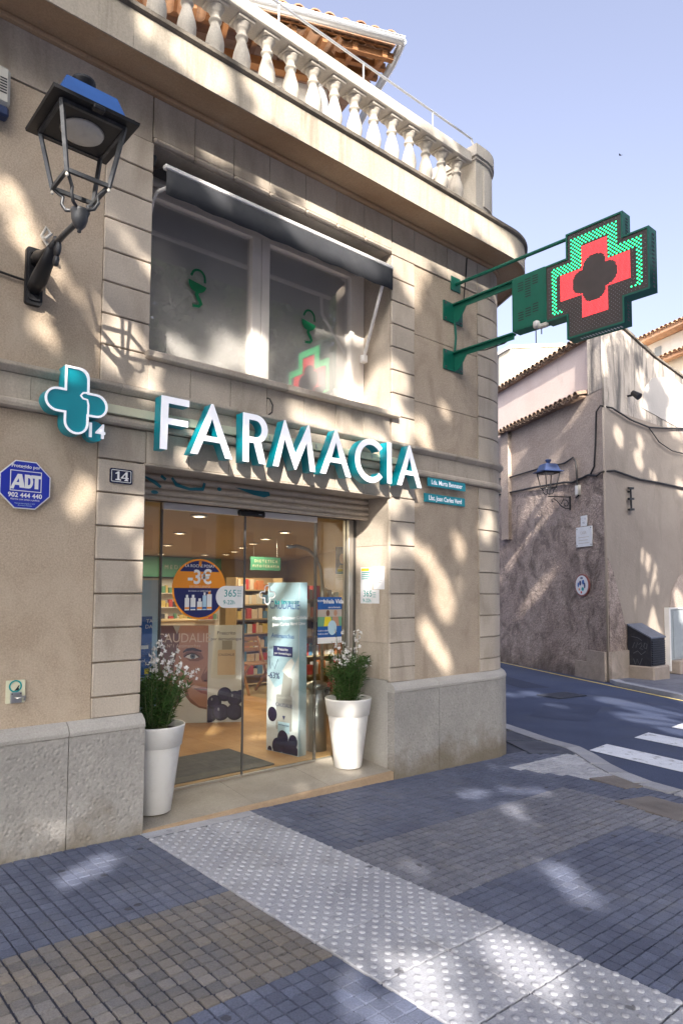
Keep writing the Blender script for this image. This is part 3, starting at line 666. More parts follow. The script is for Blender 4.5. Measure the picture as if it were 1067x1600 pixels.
# sill
for a, b in ((2.078, 3.30), (3.303, 4.632)): W(a, b, -.062, .5, 3.332, 3.384, name='window_sill', mat='ashlar', ch=.008)
# plinth of rough stone with a smooth chamfered cap
def plinth(s0, s1):
    mb = MB(); sweep(mb, [(-.2, -.5), (.055, -.5), (.058, .745), (.052, .752), (-.2, .752)], s0+.003, s1-.003); mb.build('plinth_stone', 'plinth', B)
    mb = MB(); sweep(mb, [(-.2, .754), (.062, .754), (.064, .775), (.050, .805), (.004, .838), (-.2, .838)], s0+.003, s1-.003); mb.build('plinth_cap', 'plinth_edge', B)
for a, b in ((-7.9, -5), (-5, -2.6), (-2.6, -.4), (-.4, 1.605), (1.605, 2.121), (DX1-.002, 5.178), (5.178, 7.0), (7.0, 14.9)): plinth(a, b)
# cornice: soffit, fascia, worn ledge, all following the rounded corner
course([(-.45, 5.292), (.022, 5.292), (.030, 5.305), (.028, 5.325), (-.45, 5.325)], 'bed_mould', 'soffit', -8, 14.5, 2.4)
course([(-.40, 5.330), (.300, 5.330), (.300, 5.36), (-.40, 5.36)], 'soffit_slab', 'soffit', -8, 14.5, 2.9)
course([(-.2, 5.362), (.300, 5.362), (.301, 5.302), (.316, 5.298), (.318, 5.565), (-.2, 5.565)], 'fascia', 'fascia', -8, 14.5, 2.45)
course([(-.2, 5.568), (.322, 5.568), (.345, 5.578), (.348, 5.606), (.335, 5.616), (-.2, 5.620)], 'ledge', 'ledge', -8, 14.5, 1.22)
# balustrade
mb = MB(); course([(.09, 5.622), (.29, 5.622), (.29, 5.648), (.09, 5.648)], 'balustrade_base', 'balustrade', -6, 5.90, 1.95) if False else None
def straight(z0, z1, y0, y1, name, xs):
    for a, b in zip(xs[:-1], xs[1:]): MB().box(a+.001, b-.001, y0, y1, z0, z1, .008).build(name, 'balustrade', B)
rx = [-7, -5.2, -3.4, -1.6, .2, 1.85, 3.42, 5.46]
straight(5.621, 5.66, -.275, -.10, 'rail_base', rx)
straight(6.10, 6.215, -.285, -.085, 'hand_rail', rx)
straight(6.215, 6.225, -.265, -.105, 'rail_crown', rx)
bal = MB().lathe([(.070, .0), (.070, .012), (.064, .02), (.070, .06), (.078, .10), (.079, .13), (.070, .18), (.052, .235), (.040, .275), (.037, .295), (.052, .302), (.055, .312), (.050, .322), (.038, .33), (.040, .36), (.052, .37), (.056, .375), (.062, .395), (.070, .402), (.074, .408), (.074, .415)], n=20)
bal.box(-.085, .085, -.085, .085, .415, .442, .006); bal.box(-.08, .08, -.08, .08, -.004, .012, .003)
bal.v = [(x*.9, y*.9, z) for x, y, z in bal.v]; bme = bal.mesh('baluster'); bme.materials.append(MT['balustrade'])
for p in bme.polygons: p.use_smooth = len(p.vertices) == 4 and abs(p.normal.z) < .95
for k in range(44):
    x = 5.325-.236*k
    if x < -4.6: break
    put('baluster', bme, None, B, mw=Matrix.Translation((x, -.183, 5.660)))
# end pedestal curving round the corner
def drum(prof_r, z0, z1, nm, x0, xc, yc):           # block with a square outer corner whose front rounds back
    q = [(x0, yc-prof_r)]+[(xc+prof_r*math.sin(R(a)), yc-prof_r*math.cos(R(a))) for a in range(0, 91, 6)]+[(xc+prof_r, .62), (x0, .62)]
    n_ = len(q); m = MB(); m.add([(x, y, z0) for x, y in q]+[(x, y, z1) for x, y in q], [tuple(range(n_)), tuple(range(n_, 2*n_))]+[(i, (i+1) % n_, n_+(i+1) % n_, n_+i) for i in range(n_)])
    return m.build(nm, 'balustrade', B)
PXC, PYC = 5.655, .09
drum(.370, 5.621, 6.165, 'pedestal', 5.52, PXC, PYC); drum(.388, 6.166, 6.195, 'pedestal_mould', 5.505, PXC, PYC); drum(.405, 6.196, 6.315, 'pedestal_cap', 5.49, PXC, PYC)
m = MB(); m.add([(PXC+.377*math.sin(R(a)), PYC-.377*math.cos(R(a)), z) for z in (5.70, 6.10) for a in range(-2, 64, 6)], [(i, i+1, 12+i if False else 11+i+1, 11+i) for i in range(10)]); pp_ = m.build('pedestal_panel', 'balustrade', B); so = pp_.modifiers.new('s', 'SOLIDIFY'); so.thickness = .012; so.offset = 0
rail_side = [path(6.9+.5*k, .185) for k in range(8)]
for a, b in ((7.3, 9.5), (9.5, 11)):
    mb = MB(); sweep(mb, cprof(.085, .285, 6.10, 6.215, .008), a, b); mb.build('hand_rail', 'balustrade', B)
for k in range(10):
    bx, by = path(7.45+.236*k, .183); put('baluster', bme, None, B, mw=Matrix.Translation((bx, by, 5.66)) @ Matrix.Rotation(TURN, 4, 'Z'))
# thin safety rod over the balustrade
mb = MB().tube([(-6, -.15, 6.50), (5.62, -.15, 6.50), (5.72, -.15, 6.34)], .011, 8); rod = mb.build('safety_rod', 'zinc', B)
for x in (5.0, 4.05, 3.1, 2.1, 1.0): MB().tube([(x, -.15, 6.20), (x, -.15, 6.50)], .009, 6).build('rod_post', 'zinc', rod)

# --- upper window
win = MB()
for a in ((2.117, 2.225, .385, .47, 3.386, 4.86), (4.425, 4.570, .385, .47, 3.386, 4.86), (2.227, 4.423, .385, .47, 4.80, 4.86), (2.227, 4.423, .385, .47, 3.386, 3.48)): win.box(*a, .004)
wino = win.build('window_frame', 'frame_beige', B)
MB().box(2.117, 4.570, .40, .47, 4.862, 4.944).build('awning_housing', 'frame_beige', wino)
def sash(x0, x1, lw, rw):
    m = MB()
    m.box(x0, x0+lw, .368, .43, 3.482, 4.797, .005).box(x1-rw, x1, .368, .43, 3.482, 4.797, .005)
    m.box(x0+lw, x1-rw, .370, .43, 4.775, 4.797).box(x0+lw, x1-rw, .370, .43, 3.482, 3.545)
    o = m.build('window_sash', 'frame_beige', B)
    MB().box(x0+lw-.004, x1-rw+.004, .41, .416, 3.54, 4.78).build('pane', 'glass_up', o)
    return o
sash(2.229, 3.316, .02, .095); sash(3.322, 4.421, .085, .05)
MB().box(2.23, 4.42, .432, .438, 3.49, 4.79).build('roller_blind', 'blind', B)
W(2.0, 4.7, .60, .64, 3.30, 5.0, name='room_back', mat='blind')

# --- threshold and shop door
mb = MB()
def thr(x0, x1, y0, y1, nm, mat, z0a, z1a):
    m = MB(); m.add([(x0, y0, -.1), (x1, y0, -.1), (x1, y1, -.1), (x0, y1, -.1), (x0, y0, z0a), (x1, y0, z0a), (x1, y1, z1a), (x0, y1, z1a)], [(0, 1, 2, 3), (4, 5, 6, 7), (0, 1, 5, 4), (1, 2, 6, 5), (2, 3, 7, 6), (3, 0, 4, 7)])
    m.build(nm, mat, B)
thr(2.11, 3.05, -.02, .56, 'threshold_slab', 'threshold', .047, .112); thr(3.054, 3.80, -.02, .56, 'threshold_slab', 'threshold', .047, .112); thr(3.804, 4.547, -.02, .56, 'threshold_slab', 'threshold', .047, .112)
thr(2.124, 4.545, -.052, -.021, 'threshold_edge', 'threshold_edge', .040, .045)
GY = .50
W(2.11, 4.545, .49, .56, 2.385, 2.43, name='door_track', mat='alu_dark')
W(2.11, 4.545, .50, .58, 2.43, 2.576, name='head_panel', mat='shutter')
sh_ = []
prof = []
for k in range(3):
    z0 = 2.405+.057*k
    m = MB(); n_ = 8; pts = [(.30-.02*math.sin(math.pi*i/n_), z0+.052*i/n_) for i in range(n_+1)]
    vs = [(x, y, z) for x in (2.112, 4.543) for y, z in pts]+[(x, .34, z) for x in (2.112, 4.543) for z in (z0, z0+.052)]
    fs = [(i, i+1, n_+1+i+1, n_+1+i) for i in range(n_)]
    q = m.add(vs, fs).build('shutter_slat', 'shutter', B, smooth=True); sh_.append(q)
W(2.112, 4.543, .285, .335, 2.372, 2.402, name='shutter_bar', mat='shutter', ch=.006)
def mark(loop, z=0, mat='shutter_teal', y=.276): return shape('paint_mark', [loop], .002, PL(0, y, 0), mat, sh_[1])
mark(stroke([(2.23, 2.535), (2.31, 2.50), (2.36, 2.468)], [.012, .03, .02])); mark(stroke([(2.36, 2.555), (2.40, 2.53)], .022)); mark(stroke([(2.45, 2.55), (2.49, 2.50), (2.60, 2.478), (2.72, 2.49), (2.735, 2.54)], [.02, .03, .022, .03, .025]))
mark(circ(2.87, 2.505, .02, 12, ry=.016)); mark([(3.02, 2.535), (3.20, 2.53), (3.36, 2.53), (3.37, 2.50), (3.31, 2.478), (3.2, 2.49), (3.12, 2.51)]); mark(circ(2.31, 2.425, .03, 12, ry=.014))
# leaves and fixed side panes
def pane(x0, x1, y, z0, z1, nm, parent=None, edge=.004):
    o = MB().box(x0, x1, y-.005, y+.005, z0, z1).build(nm, 'glass', B)
    for x in (x0, x1): MB().box(x-.0035, x+.0035, y-.0065, y+.0065, z0, z1).build('edge_strip', 'alu_dark', o)
    return o
pane(2.135, 2.485, .515, .115, 2.385, 'fixed_pane'); pane(4.06, 4.455, .515, .115, 2.385, 'fixed_pane')
for x0, x1 in ((2.485, 3.256), (3.264, 4.058)):
    lf = pane(x0, x1, .488, .128, 2.328, 'sliding_door')
    MB().box(x0, x1, .472, .498, 2.330, 2.384, .003).build('door_header', 'alu_white', lf)
    MB().box(x0, x1, .480, .496, .114, .127).build('bottom_rail', 'alu', lf)
W(4.456, 4.515, .47, .56, .10, 2.384, name='door_jamb', mat='alu', ch=.004); W(4.516, 4.547, .47, .56, .10, 2.384, name='jamb_gap', mat='alu_dark'); W(2.108, 2.134, .47, .56, .10, 2.384, name='door_jamb', mat='alu', ch=.004)
W(3.165, 3.435, .425, .471, 2.325, 2.378, name='door_sensor', mat='black_plastic', ch=.012)
for o in B.children:
    if o.name.startswith('door_sensor'): MB().box(3.36, 3.39, .422, .4255, 2.345, 2.352).build('sensor_mark', 'ink_grey', o)

# --- the shop inside
FZ = .112
inn = [(-.0)]
def room(nm, z0, z1, mat, par, y0=.575, y1=10.3):
    e = lambda y: 6.10+(y-.62)*.517
    q = [(1.2, y0), (e(y0), y0), (e(y1), y1), (1.2, y1)]
    MB().add([(x, y, z0) for x, y in q]+[(x, y, z1) for x, y in q], [(0, 1, 2, 3), (4, 5, 6, 7), (0, 1, 5, 4), (1, 2, 6, 5), (2, 3, 7, 6), (3, 0, 4, 7)]).build(nm, mat, par)
room('shop_floor', FZ-.12, FZ-.02, 'wall_in', B)
flo = [o for o in B.children if o.name.startswith('shop_floor')][0]
for i in range(16):
    x0 = 1.9+.30*i; y = .58-random.random()*.9
    while y < 6.5 and x0 < 5.8:
        ln = 1.25
        a, b = max(y, .575), min(y+ln, 6.6)
        if b-a > .1: MB().box(x0+.001, x0+.299, a+.001, b-.001, FZ-.02, FZ, .0012).build('floor_plank', 'floor_wood', flo)
        y += ln
room('far_floor', FZ-.019, FZ-.002, 'floor_wood', flo, 6.61, 10.19)
room('shop_ceiling', 2.45, 2.52, 'ceil_in', B, .56)
MB().box(1.2, 11.05, 10.2, 10.35, FZ, 2.449).build('shop_wall', 'wall_in', B)
MB().box(1.45, 1.6, .60, 10.2, FZ, 2.45).build('shop_wall', 'wall_in', B)
mb = MB(); pr = [(6.02, .62), (6.15, .62), (11.1, 10.2), (10.95, 10.2)]
mb.add([(x, y, FZ) for x, y in pr]+[(x, y, 2.45) for x, y in pr], [(0, 1, 2, 3), (4, 5, 6, 7), (0, 1, 5, 4), (1, 2, 6, 5), (2, 3, 7, 6), (3, 0, 4, 7)]); mb.build('shop_wall', 'wall_in', B)
MB().box(4.6, 6.15, .58, .62, FZ, 2.45).build('shop_wall', 'wall_in', B); MB().box(1.6, 2.05, .58, .62, FZ, 2.45).build('shop_wall', 'wall_in', B)
MB().box(1.6, 5.9, .561, .579, 2.43, 2.449).build('bulkhead', 'ceil_in', B)
DL = [(3.46, 1.64), (4.33, 3.69), (5.34, 6.02), (6.62, 8.81), (7.39, 8.34), (7.65, 7.91), (7.17, 6.84), (6.61, 5.69), (6.16, 4.68), (5.72, 3.70), (5.25, 2.6), (2.6, 4.6), (3.4, 7.2)]
dl_r = MB().lathe([(.062, 0), (.085, 0), (.085, .012), (.062, .02)], n=24, cap=False).mesh('ring', True); dl_r.materials.append(MT['alu_white'])
dl_d = MB().lathe([(.062, .008), (.0005, .008)], n=24, cap=False).mesh('lens'); dl_d.materials.append(MT['downlight'])
for i, (x, y) in enumerate(DL):
    t = thing('ceiling_downlight', 'small round warm downlight recessed in the shop ceiling', 'downlight', (x, y, 2.43), 'downlights in the shop ceiling')
    put('ring', dl_r, None, t, mw=Matrix.Translation((x, y, 2.43))); put('lens', dl_d, None, t, mw=Matrix.Translation((x, y, 2.43)))
    ld = bpy.data.lights.new('downlight_lamp', 'AREA'); ld.shape = 'DISK'; ld.size = .12; ld.energy = 6.0; ld.color = (1, .80, .52)
    lo = bpy.data.objects.new('downlight_lamp', ld); COL.objects.link(lo); lo.matrix_basis = Matrix.Translation((x, y, 2.425)); lo.parent = t; lo.matrix_parent_inverse = WORLD[t.name].inverted()
# shelves and goods
pk = {}
ORD = ['top', 'second', 'third', 'fourth', 'fifth', 'sixth', 'lowest']
CN = {0: 'white', 1: 'orange', 2: 'blue', 3: 'red', 4: 'green', 5: 'yellow', 6: 'grey', 7: 'cream', 8: 'black'}
def shelf(name, label, x0, x1, y0, y1, zs, ztop, mat, where, palette, parentcat='shelf'):
    t = thing(name, label, parentcat, ((x0+x1)/2, (y0+y1)/2, FZ))
    MB().box(x0, x1, y1-.02, y1, FZ, ztop).build('back_panel', mat, t)
    for x in (x0, x1-.025): MB().box(x, x+.025, y0, y1-.021, FZ, ztop).build('side_panel', mat, t)
    for z in zs:
        MB().box(x0+.026, x1-.026, y0+.002, y1-.021, z-.02, z).build('shelf_board', mat, t)
        x = x0+.05
        while x < x1-.13:
            w = random.choice((.05, .07, .09, .11)); h = random.choice((.09, .12, .15, .17)); c = random.choice(palette)
            if x+w > x1-.04: break
            key = (w, h, c)
            if key not in pk:
                pk[key] = MB().box(-w/2, w/2, -.04, .04, 0, h, .002).mesh('product_box'); pk[key].materials.append(MT['pack%d' % c])
            o = put('product_box', pk[key], None, None, '%s product box on the %s board of the %s' % (CN[c], ORD[len(zs)-1-zs.index(z)], where), 'product box', 'goods on the shelves', mw=Matrix.Translation((x+w/2, y0+.05, z+.0005)))
            x += w+random.choice((.006, .01, .03))
shelf('display_shelf', 'tall wooden display shelf full of boxes in the middle of the shop', 6.05, 7.0, 5.0, 5.3, [.30, .52, .74, .98, 1.22, 1.46, 1.70], 1.90, 'shelf_wood', 'tall wooden shelf inside the shop', [0, 0, 7, 7, 1, 2, 5, 3])
shelf('side_shelf', 'pale wooden shelf with books and boxes against the side wall', 5.15, 5.98, 2.2, 2.45, [.18, .40, .64, .88, 1.12, 1.36, 1.58], 1.62, 'shelf_wood', 'pale shelf by the side wall', [0, 6, 7, 8, 1, 3, 2])
shelf('wall_shelf', 'long low wall shelf with bright packs under the green fascia sign', 5.6, 8.6, 9.7, 9.95, [1.0, 1.30, 1.62], 1.95, 'alu_white', 'wall shelf under the green fascia', [3, 3, 1, 4, 5, 8, 0])
gf = put('fascia_sign', MB().box(6.2, 8.6, 9.66, 9.69, 1.98, 2.43).mesh('fascia_sign'), 'sign_green', label='green fascia sign reading MEDICAMENTS on the back wall of the shop', cat='sign')
text('lettering', 'M E D I C A M E N T S', .13, PL(7.75, 9.658, 2.2), 'pack6', gf)
hg = put('hanging_sign', MB().box(5.66, 6.21, 4.0, 4.02, 1.99, 2.19).mesh('hanging_sign'), 'sign_green', label='green hanging sign reading DIETETICA FITOTERAPIA under the shop ceiling', cat='sign')
text('lettering', 'D I E T E T I C A', .06, PL(5.94, 3.998, 2.125), 'pack7', hg); text('lettering', 'F I T O T E R A P I A', .055, PL(5.94, 3.998, 2.05), 'pack7', hg)
for x in (5.72, 6.15): MB().tube([(x, 4.01, 2.19), (x, 4.01, 2.45)], .003, 5).build('wire', 'steel', hg)
# service counter
ct = thing('shop_counter', 'low pale shop counter in front of the wall shelf', 'counter', (5.4, 8.2, FZ))
MB().box(4.6, 7.0, 8.0, 8.5, FZ, 1.05, .01).build('counter_body', 'alu_white', ct); MB().box(4.55, 7.05, 7.95, 8.55, 1.052, 1.09, .008).build('counter_top', 'shelf_wood', ct)
# folding wooden chair
ch_ = thing('wooden_chair', 'brown slatted wooden chair standing in front of the tall shelf', 'chair', (6.0, 4.35, FZ))
for x in (5.8, 6.2):
    MB().bar((x, 4.2, FZ), (x, 4.6, FZ+.85), .03, .03).build('back_leg', 'wood', ch_); MB().bar((x, 4.62, FZ), (x, 4.2, FZ+.45), .03, .03).build('front_leg', 'wood', ch_)
for k in range(5): MB().box(5.8, 6.2, 4.2+.07*k, 4.25+.07*k, FZ+.44, FZ+.46).build('seat_slat', 'wood', ch_)
for k in range(3): MB().box(5.8, 6.2, 4.53+.035*k, 4.55+.035*k, FZ+.62+.08*k, FZ+.68+.08*k).build('back_slat', 'wood', ch_)
# pedal bin, door mat, hooped rail, framed photo
tb = thing('pedal_bin', 'tall brushed steel pedal bin beside the advertising totem', 'bin', (4.36, .84, FZ))
MB().lathe([(.105, 0), (.105, .60)], (4.36, .84, FZ), 28).build('bin_body', 'steel', tb, smooth=True); MB().lathe([(.108, .602), (.110, .63), (.1, .655), (.05, .675), (.002, .68)], (4.36, .84, FZ), 28).build('bin_lid', 'steel', tb, smooth=True)
MB().box(4.36, 4.45, .725, .765, FZ+.50, FZ+.62, .012).build('hinge_box', 'black_plastic', tb)
dm = put('door_mat', MB().box(2.62, 3.70, .62, 1.40, FZ+.001, FZ+.012, .003).mesh('door_mat'), 'mat_grey', label='grey rectangular door mat on the wooden floor inside the door', cat='mat')
arch = [(4.25, 1.2, 2.14), (4.38, 1.2, 2.155), (4.52, 1.2, 2.125), (4.63, 1.2, 2.05), (4.70, 1.2, 1.93), (4.725, 1.2, 1.75), (4.73, 1.2, 1.2), (4.73, 1.2, FZ)]
put('hooped_rail', MB().tube(arch, .02, 10).mesh('hooped_rail', True), 'steel', label='curved steel pole bending over behind the side pane', cat='pole')
fpic = put('framed_photo', MB().box(5.27, 5.45, 1.6, 1.615, 1.89, 2.21).mesh('framed_photo'), 'ink_navy', label='dark framed portrait photo hanging behind the side pane', cat='photo')
shape('face', [circ(5.36, 2.07, .045, 16, ry=.06)], .002, PL(0, 1.599, 0), 'skin', fpic); shape('body', [circ(5.36, 1.93, .07, 12, 0, 180, ry=.07)], .002, PL(0, 1.5995, 0), 'skin_dark', fpic)

# --- wide advertising panel with a face
pa, pb = Vector((3.76, 3.07)), Vector((4.62, 2.545)); ax = (pb-pa).normalized(); nrm = Vector((ax.y, -ax.x)); PWd = (pb-pa).length
FP = PV((pa.x, pa.y, FZ), (ax.x, ax.y, 0), (nrm.x, nrm.y, 0))
ad = put('face_poster', curve_mesh([rect(0, .0, PWd, 1.155)], .03, FP), 'poster_grey', label='wide advertising panel with a face, CAUDALIE lettering and dark grapes', cat='poster')
FQ = FP @ Matrix.Translation((0, 0, .031))
def pad(nm, loops, mat, dz=0): return shape(nm, loops, .001, FQ @ Matrix.Translation((0, 0, dz)), mat, ad)
sk = [(0, 1.153), (.575, 1.153), (.575, .155), (.482, .176), (.388, .233), (.325, .312), (.292, .437), (.284, .429), (.257, .282), (.205, .19), (.038, .163), (0, .17)]
pad('face', [sk], 'skin')
pad('hair', [[(0, 1.153), (.205, 1.153), (.25, 1.0), (.222, .875), (.185, .70), (.175, .55), (.215, .47), (.284, .429), (.257, .282), (.205, .19), (.038, .163), (0, .17)]], 'skin_dark', .0012); pad('ear', [[(.06, .62), (.13, .66), (.17, .55), (.20, .42), (.16, .27), (.08, .26)]], 'skin', .0024)
pad('parting', [[(.163, 1.15), (.247, 1.15), (.211, 1.048)]], 'poster_grey', .0024)
pad('cheek_shade', [[(.575, .62), (.575, .48), (.52, .49), (.50, .54)]], 'skin_shade', .0012); pad('cheek_shade', [[(.292, .437), (.33, .43), (.37, .30), (.48, .20), (.575, .18), (.575, .155), (.482, .176), (.388, .233), (.325, .312)]], 'skin_shade', .0012); pad('eye_socket', [[(.285, .80), (.33, .845), (.42, .85), (.50, .82), (.53, .76), (.46, .725), (.36, .73)]], 'skin_shade', .0012)
pad('eyebrow', [stroke([(.284, .835), (.33, .865), (.40, .872), (.501, .845)], [.014, .032, .036, .018])], 'hair_dark', .0024); pad('eye', [[(.301, .78), (.335, .805), (.385, .818), (.43, .808), (.471, .778), (.43, .760), (.37, .755)]], 'poster_white', .0024); pad('iris', [circ(.398, .786, .031, 20)], 'iris', .0036); pad('pupil', [circ(.398, .786, .013, 14)], 'ink_black', .0048)
pad('eyelid', [stroke([(.295, .778), (.335, .808), (.385, .823), (.43, .813), (.478, .775)], .015)], 'hair_dark', .0060)
pad('nose', [stroke([(.56, .66), (.52, .57), (.506, .535), (.522, .497), (.575, .49)], [.006, .014, .020, .024, .028])], 'skin_shade', .0024); pad('nostril', [circ(.55, .497, .020, 12, ry=.010)], 'hair_dark', .0036)
pad('lips', [[(.423, .403), (.508, .424), (.555, .418), (.575, .42), (.575, .330), (.494, .355)]], 'lip', .0024); pad('lip_line', [stroke([(.423, .403), (.50, .392), (.575, .388)], .010)], 'hair_dark', .0036)
pad('side_panel', [rect(.578, .0, PWd, 1.155)], 'poster_white'); pad('shoulder', [rect(.002, .002, .572, .6)], 'poster_white', -.0008)
text('lettering', 'CAUDALIE', .155, FQ @ Matrix.Translation((.29, 1.0, .003)), 'pack7', ad, sx=.86); text('lettering', 'N°1 Antimanchas', .055, FQ @ Matrix.Translation((.29, .88+.03, .003)), 'pack7', ad)
text('lettering', 'Prescrito', .06, FQ @ Matrix.Translation((.79, 1.06, .002)), 'ink_navy', ad); text('lettering', 'por dermatólogos', .05, FQ @ Matrix.Translation((.79, .99, .002)), 'ink_navy', ad)
pad('bottle', [rrect(.69, .56, .90, .86, .015)], 'pack7', .0012); pad('bottle_cap', [rect(.74, .862, .86, .97)], 'poster_grey', .0012); text('lettering', 'CAUDALIE', .04, FQ @ Matrix.Translation((.795, .80, .0026)), 'ink_navy', ad)
for gi, (gx, gy, r_) in enumerate(((.60, .10, .10), (.66, .24, .085), (.78, .33, .085), (.74, .12, .10), (.90, .28, .09), (.90, .12, .10), (.97, .33, .05))):
    pad('grape', [[(min(max(x, .58), PWd), max(y, 0)) for x, y in circ(gx, gy, r_, 24)]], 'grape', .0013+gi*.0004); pad('grape_glow', [[(min(max(x, .58), PWd), max(y, 0)) for x, y in circ(gx-.010, gy+.008, r_*.80, 24)]], 'grape_light', .0015+gi*.0004)
    if gi in (1, 3, 4): pad('grape_shine', [circ(gx-.03, gy+.035, r_*.12, 10, ry=r_*.2)], 'ink_grey', .0017+gi*.0004)

# --- tall totem close behind the door
ta, tb_ = Vector((3.985, 1.16)), Vector((4.045, .715)); tax = (tb_-ta).normalized(); tn = Vector((tax.y, -tax.x))
TP = PV((ta.x, ta.y, FZ), (tax.x, tax.y, 0), (tn.x, tn.y, 0)); TW = (tb_-ta).length; TH = 1.655
tot = thing('advertising_totem', 'tall pale blue advertising totem with CAUDALIE lettering and grapes', 'totem', (4.08, .92, FZ))
put('totem_body', curve_mesh([rect(0, 0, TW, TH)], .10, TP @ Matrix.Translation((0, 0, -.10))), 'pale_blue', tot)
TQ = TP @ Matrix.Translation((0, 0, .001))
tf = put('front_print', curve_mesh([rect(.004, .004, TW-.004, TH-.004)], .001, TQ), 'poster_white', tot)
def pt(nm, loops, mat, dz=.0014): return shape(nm, loops, .001, TQ @ Matrix.Translation((0, 0, dz)), mat, tf)
pt('blue_ground', [[(.004, 1.62), (.004, .75), (.12, .62), (.30, .70), (.44, .95), (.44, 1.65), (.004, 1.65)]], 'pale_blue')
text('lettering', 'CAUDALIE', .115, TQ @ Matrix.Translation((.24, 1.43, .003)), 'ink_blue', tf, sx=.78); text('lettering', 'Antimanchas', .062, TQ @ Matrix.Translation((.22, 1.13, .003)), 'ink_blue', tf)
pt('badge', [rect(.09, .93, .36, 1.03)], 'ink_navy', .0027); text('lettering', 'Prescrito', .04, TQ @ Matrix.Translation((.225, 1.0, .0042)), 'print_white', tf); text('lettering', 'por dermatólogos', .032, TQ @ Matrix.Translation((.225, .96, .0042)), 'print_white', tf)
pt('swirl', [stroke([(.03, .92), (.05, .80), (.08, .86), (.11, .80), (.16, .90)], .006)], 'ink_navy', .0027); text('lettering', '-63%', .085, TQ @ Matrix.Translation((.10, .735, .003)), 'ink_navy', tf, bold=.001)
pt('dropper', [[(.20, .52), (.33, .52), (.36, .72), (.24, .78)]], 'poster_grey', .0027); pt('dropper_cap', [stroke([(.27, .76), (.33, .86), (.37, .90)], [.12, .085, .06])], 'print_white', .004)
pt('bottle', [rrect(.14, .22, .36, .56, .02)], 'poster_grey', .0040); text('lettering', 'CAUDALIE', .05, TQ @ Matrix.Translation((.25, .46, .0055)), 'ink_navy', tf); pt('emblem', [[(.23, .36), (.27, .36), (.25, .32)]], 'ink_navy', .0055)
pt('caption', [rect(.17, .195, .33, .30)], 'pale_blue', .0056); text('lettering', 'ANTI-MANCHAS', .02, TQ @ Matrix.Translation((.25, .27, .0071)), 'ink_navy', tf)
for (gx, gy, r_) in ((.09, .36, .065), (.30, .05, .075), (.17, .06, .075), (.24, .14, .075), (.38, .13, .06), (.06, .015, .03), (.40, .04, .05)):
    pt('grape', [[(min(max(x, .006), TW-.006), max(y, .006)) for x, y in circ(gx, gy, r_, 24, ry=r_*1.1)]], 'grape', .0058+random.random()*.002)

# --- blue poster stand at the left
bs = thing('poster_stand', 'light blue poster stand with a dark blue notice by the door edge', 'poster stand', (2.62, .80, FZ))
MB().box(2.30, 2.625, .80, .83, FZ, 1.77, .004).build('stand_panel', 'pale_blue', bs)
nb = MB().box(2.25, 2.56, .78, .799, .98, 1.47).build('blue_notice', 'ink_blue', bs)
text('lettering', 'TA', .045, PL(2.535, .779, 1.43), 'print_white', nb); text('lettering', 'DA', .045, PL(2.53, .779, 1.385), 'print_white', nb)
shape('white_bar', [rect(2.27, 1.205, 2.53, 1.235)], .001, PL(0, .779, 0), 'print_white', nb); shape('yellow_mark', [rect(2.50, 1.0, 2.54, 1.045)], .001, PL(0, .779, 0), 'ink_yellow', nb)
text('lettering', 'imed', .035, PL(2.47, .779, 1.11), 'print_white', nb)

# --- stickers on the door glass
SY = .4825
def decal(nm, loops, mat, label, cat, y=SY, **kw): return put(nm, curve_mesh(loops, .001, PL(0, y, 0)), mat, label=label, cat=cat, **kw)
def dp(nm, loops, mat, par, y=SY-.0015): return shape(nm, loops, .0008, PL(0, y, 0), mat, par)
rs = decal('round_sticker', [circ(2.825, 1.697, .248, 48)], 'ink_orange', 'round orange and blue sticker advertising minus 3 euro on the door', 'sticker')
cx_, cy_, rr_ = 2.825, 1.697, .232
dp('blue_lower', [circ(cx_, cy_, rr_, 30, 178, 362)], 'ink_navy', rs); dp('blue_upper', [circ(cx_, cy_, rr_, 20, 38, 142)], 'ink_navy', rs)
text('lettering', 'LA ROCHE POSAY', .034, PL(cx_, SY-.003, 1.885), 'print_white', rs); dp('crest', [rect(cx_-.012, 1.885, cx_+.012, 1.925)], 'ink_orange', rs, SY-.0034)
text('lettering', '-3€', .16, PL(cx_, SY-.003, 1.79), 'print_white', rs, bold=.004, sx=.95); text('lettering', 'DE DESCUENTO', .026, PL(cx_, SY-.003, 1.715), 'pack7', rs); text('lettering', 'EN TODA LA GAMA SOLAR', .017, PL(cx_, SY-.003, 1.68), 'print_white', rs)
for k, (bx, bw, bh, cm) in enumerate(((2.71, .04, .10, 'print_white'), (2.765, .045, .10, 'print_white'), (2.825, .045, .07, 'print_white'), (2.87, .035, .12, 'pale_blue'), (2.915, .045, .13, 'print_white'))):
    b_ = dp('bottle', [rect(bx-bw/2, 1.525, bx+bw/2, 1.525+bh)], cm, rs, SY-.003); dp('bottle_cap', [rect(bx-bw/4, 1.526+bh, bx+bw/4, 1.55+bh)], 'ink_orange' if k == 4 else 'print_white', rs, SY-.003); dp('bottle_band', [rect(bx-bw/2, 1.535, bx+bw/2, 1.55)], 'ink_orange' if k % 2 == 0 else 'ink_blue', rs, SY-.0042)
hs = decal('hours_sticker', [circ(3.07, 1.632, .093, 20, 90, 270)+[(3.245, 1.539), (3.245, 1.725)]], 'print_white', 'white tab sticker with 365 and 9-22h at the door edge', 'sticker', y=SY-.002)
text('lettering', '365', .085, PL(3.115, SY-.0035, 1.66), 'ink_teal', hs); text('lettering', '9-22h', .05, PL(3.105, SY-.0035, 1.585), 'ink_teal', hs)
for k in range(3): text('lettering', 'días al año'[:6], .018, PL(3.205, SY-.0035, 1.685-.022*k), 'ink_teal', hs)
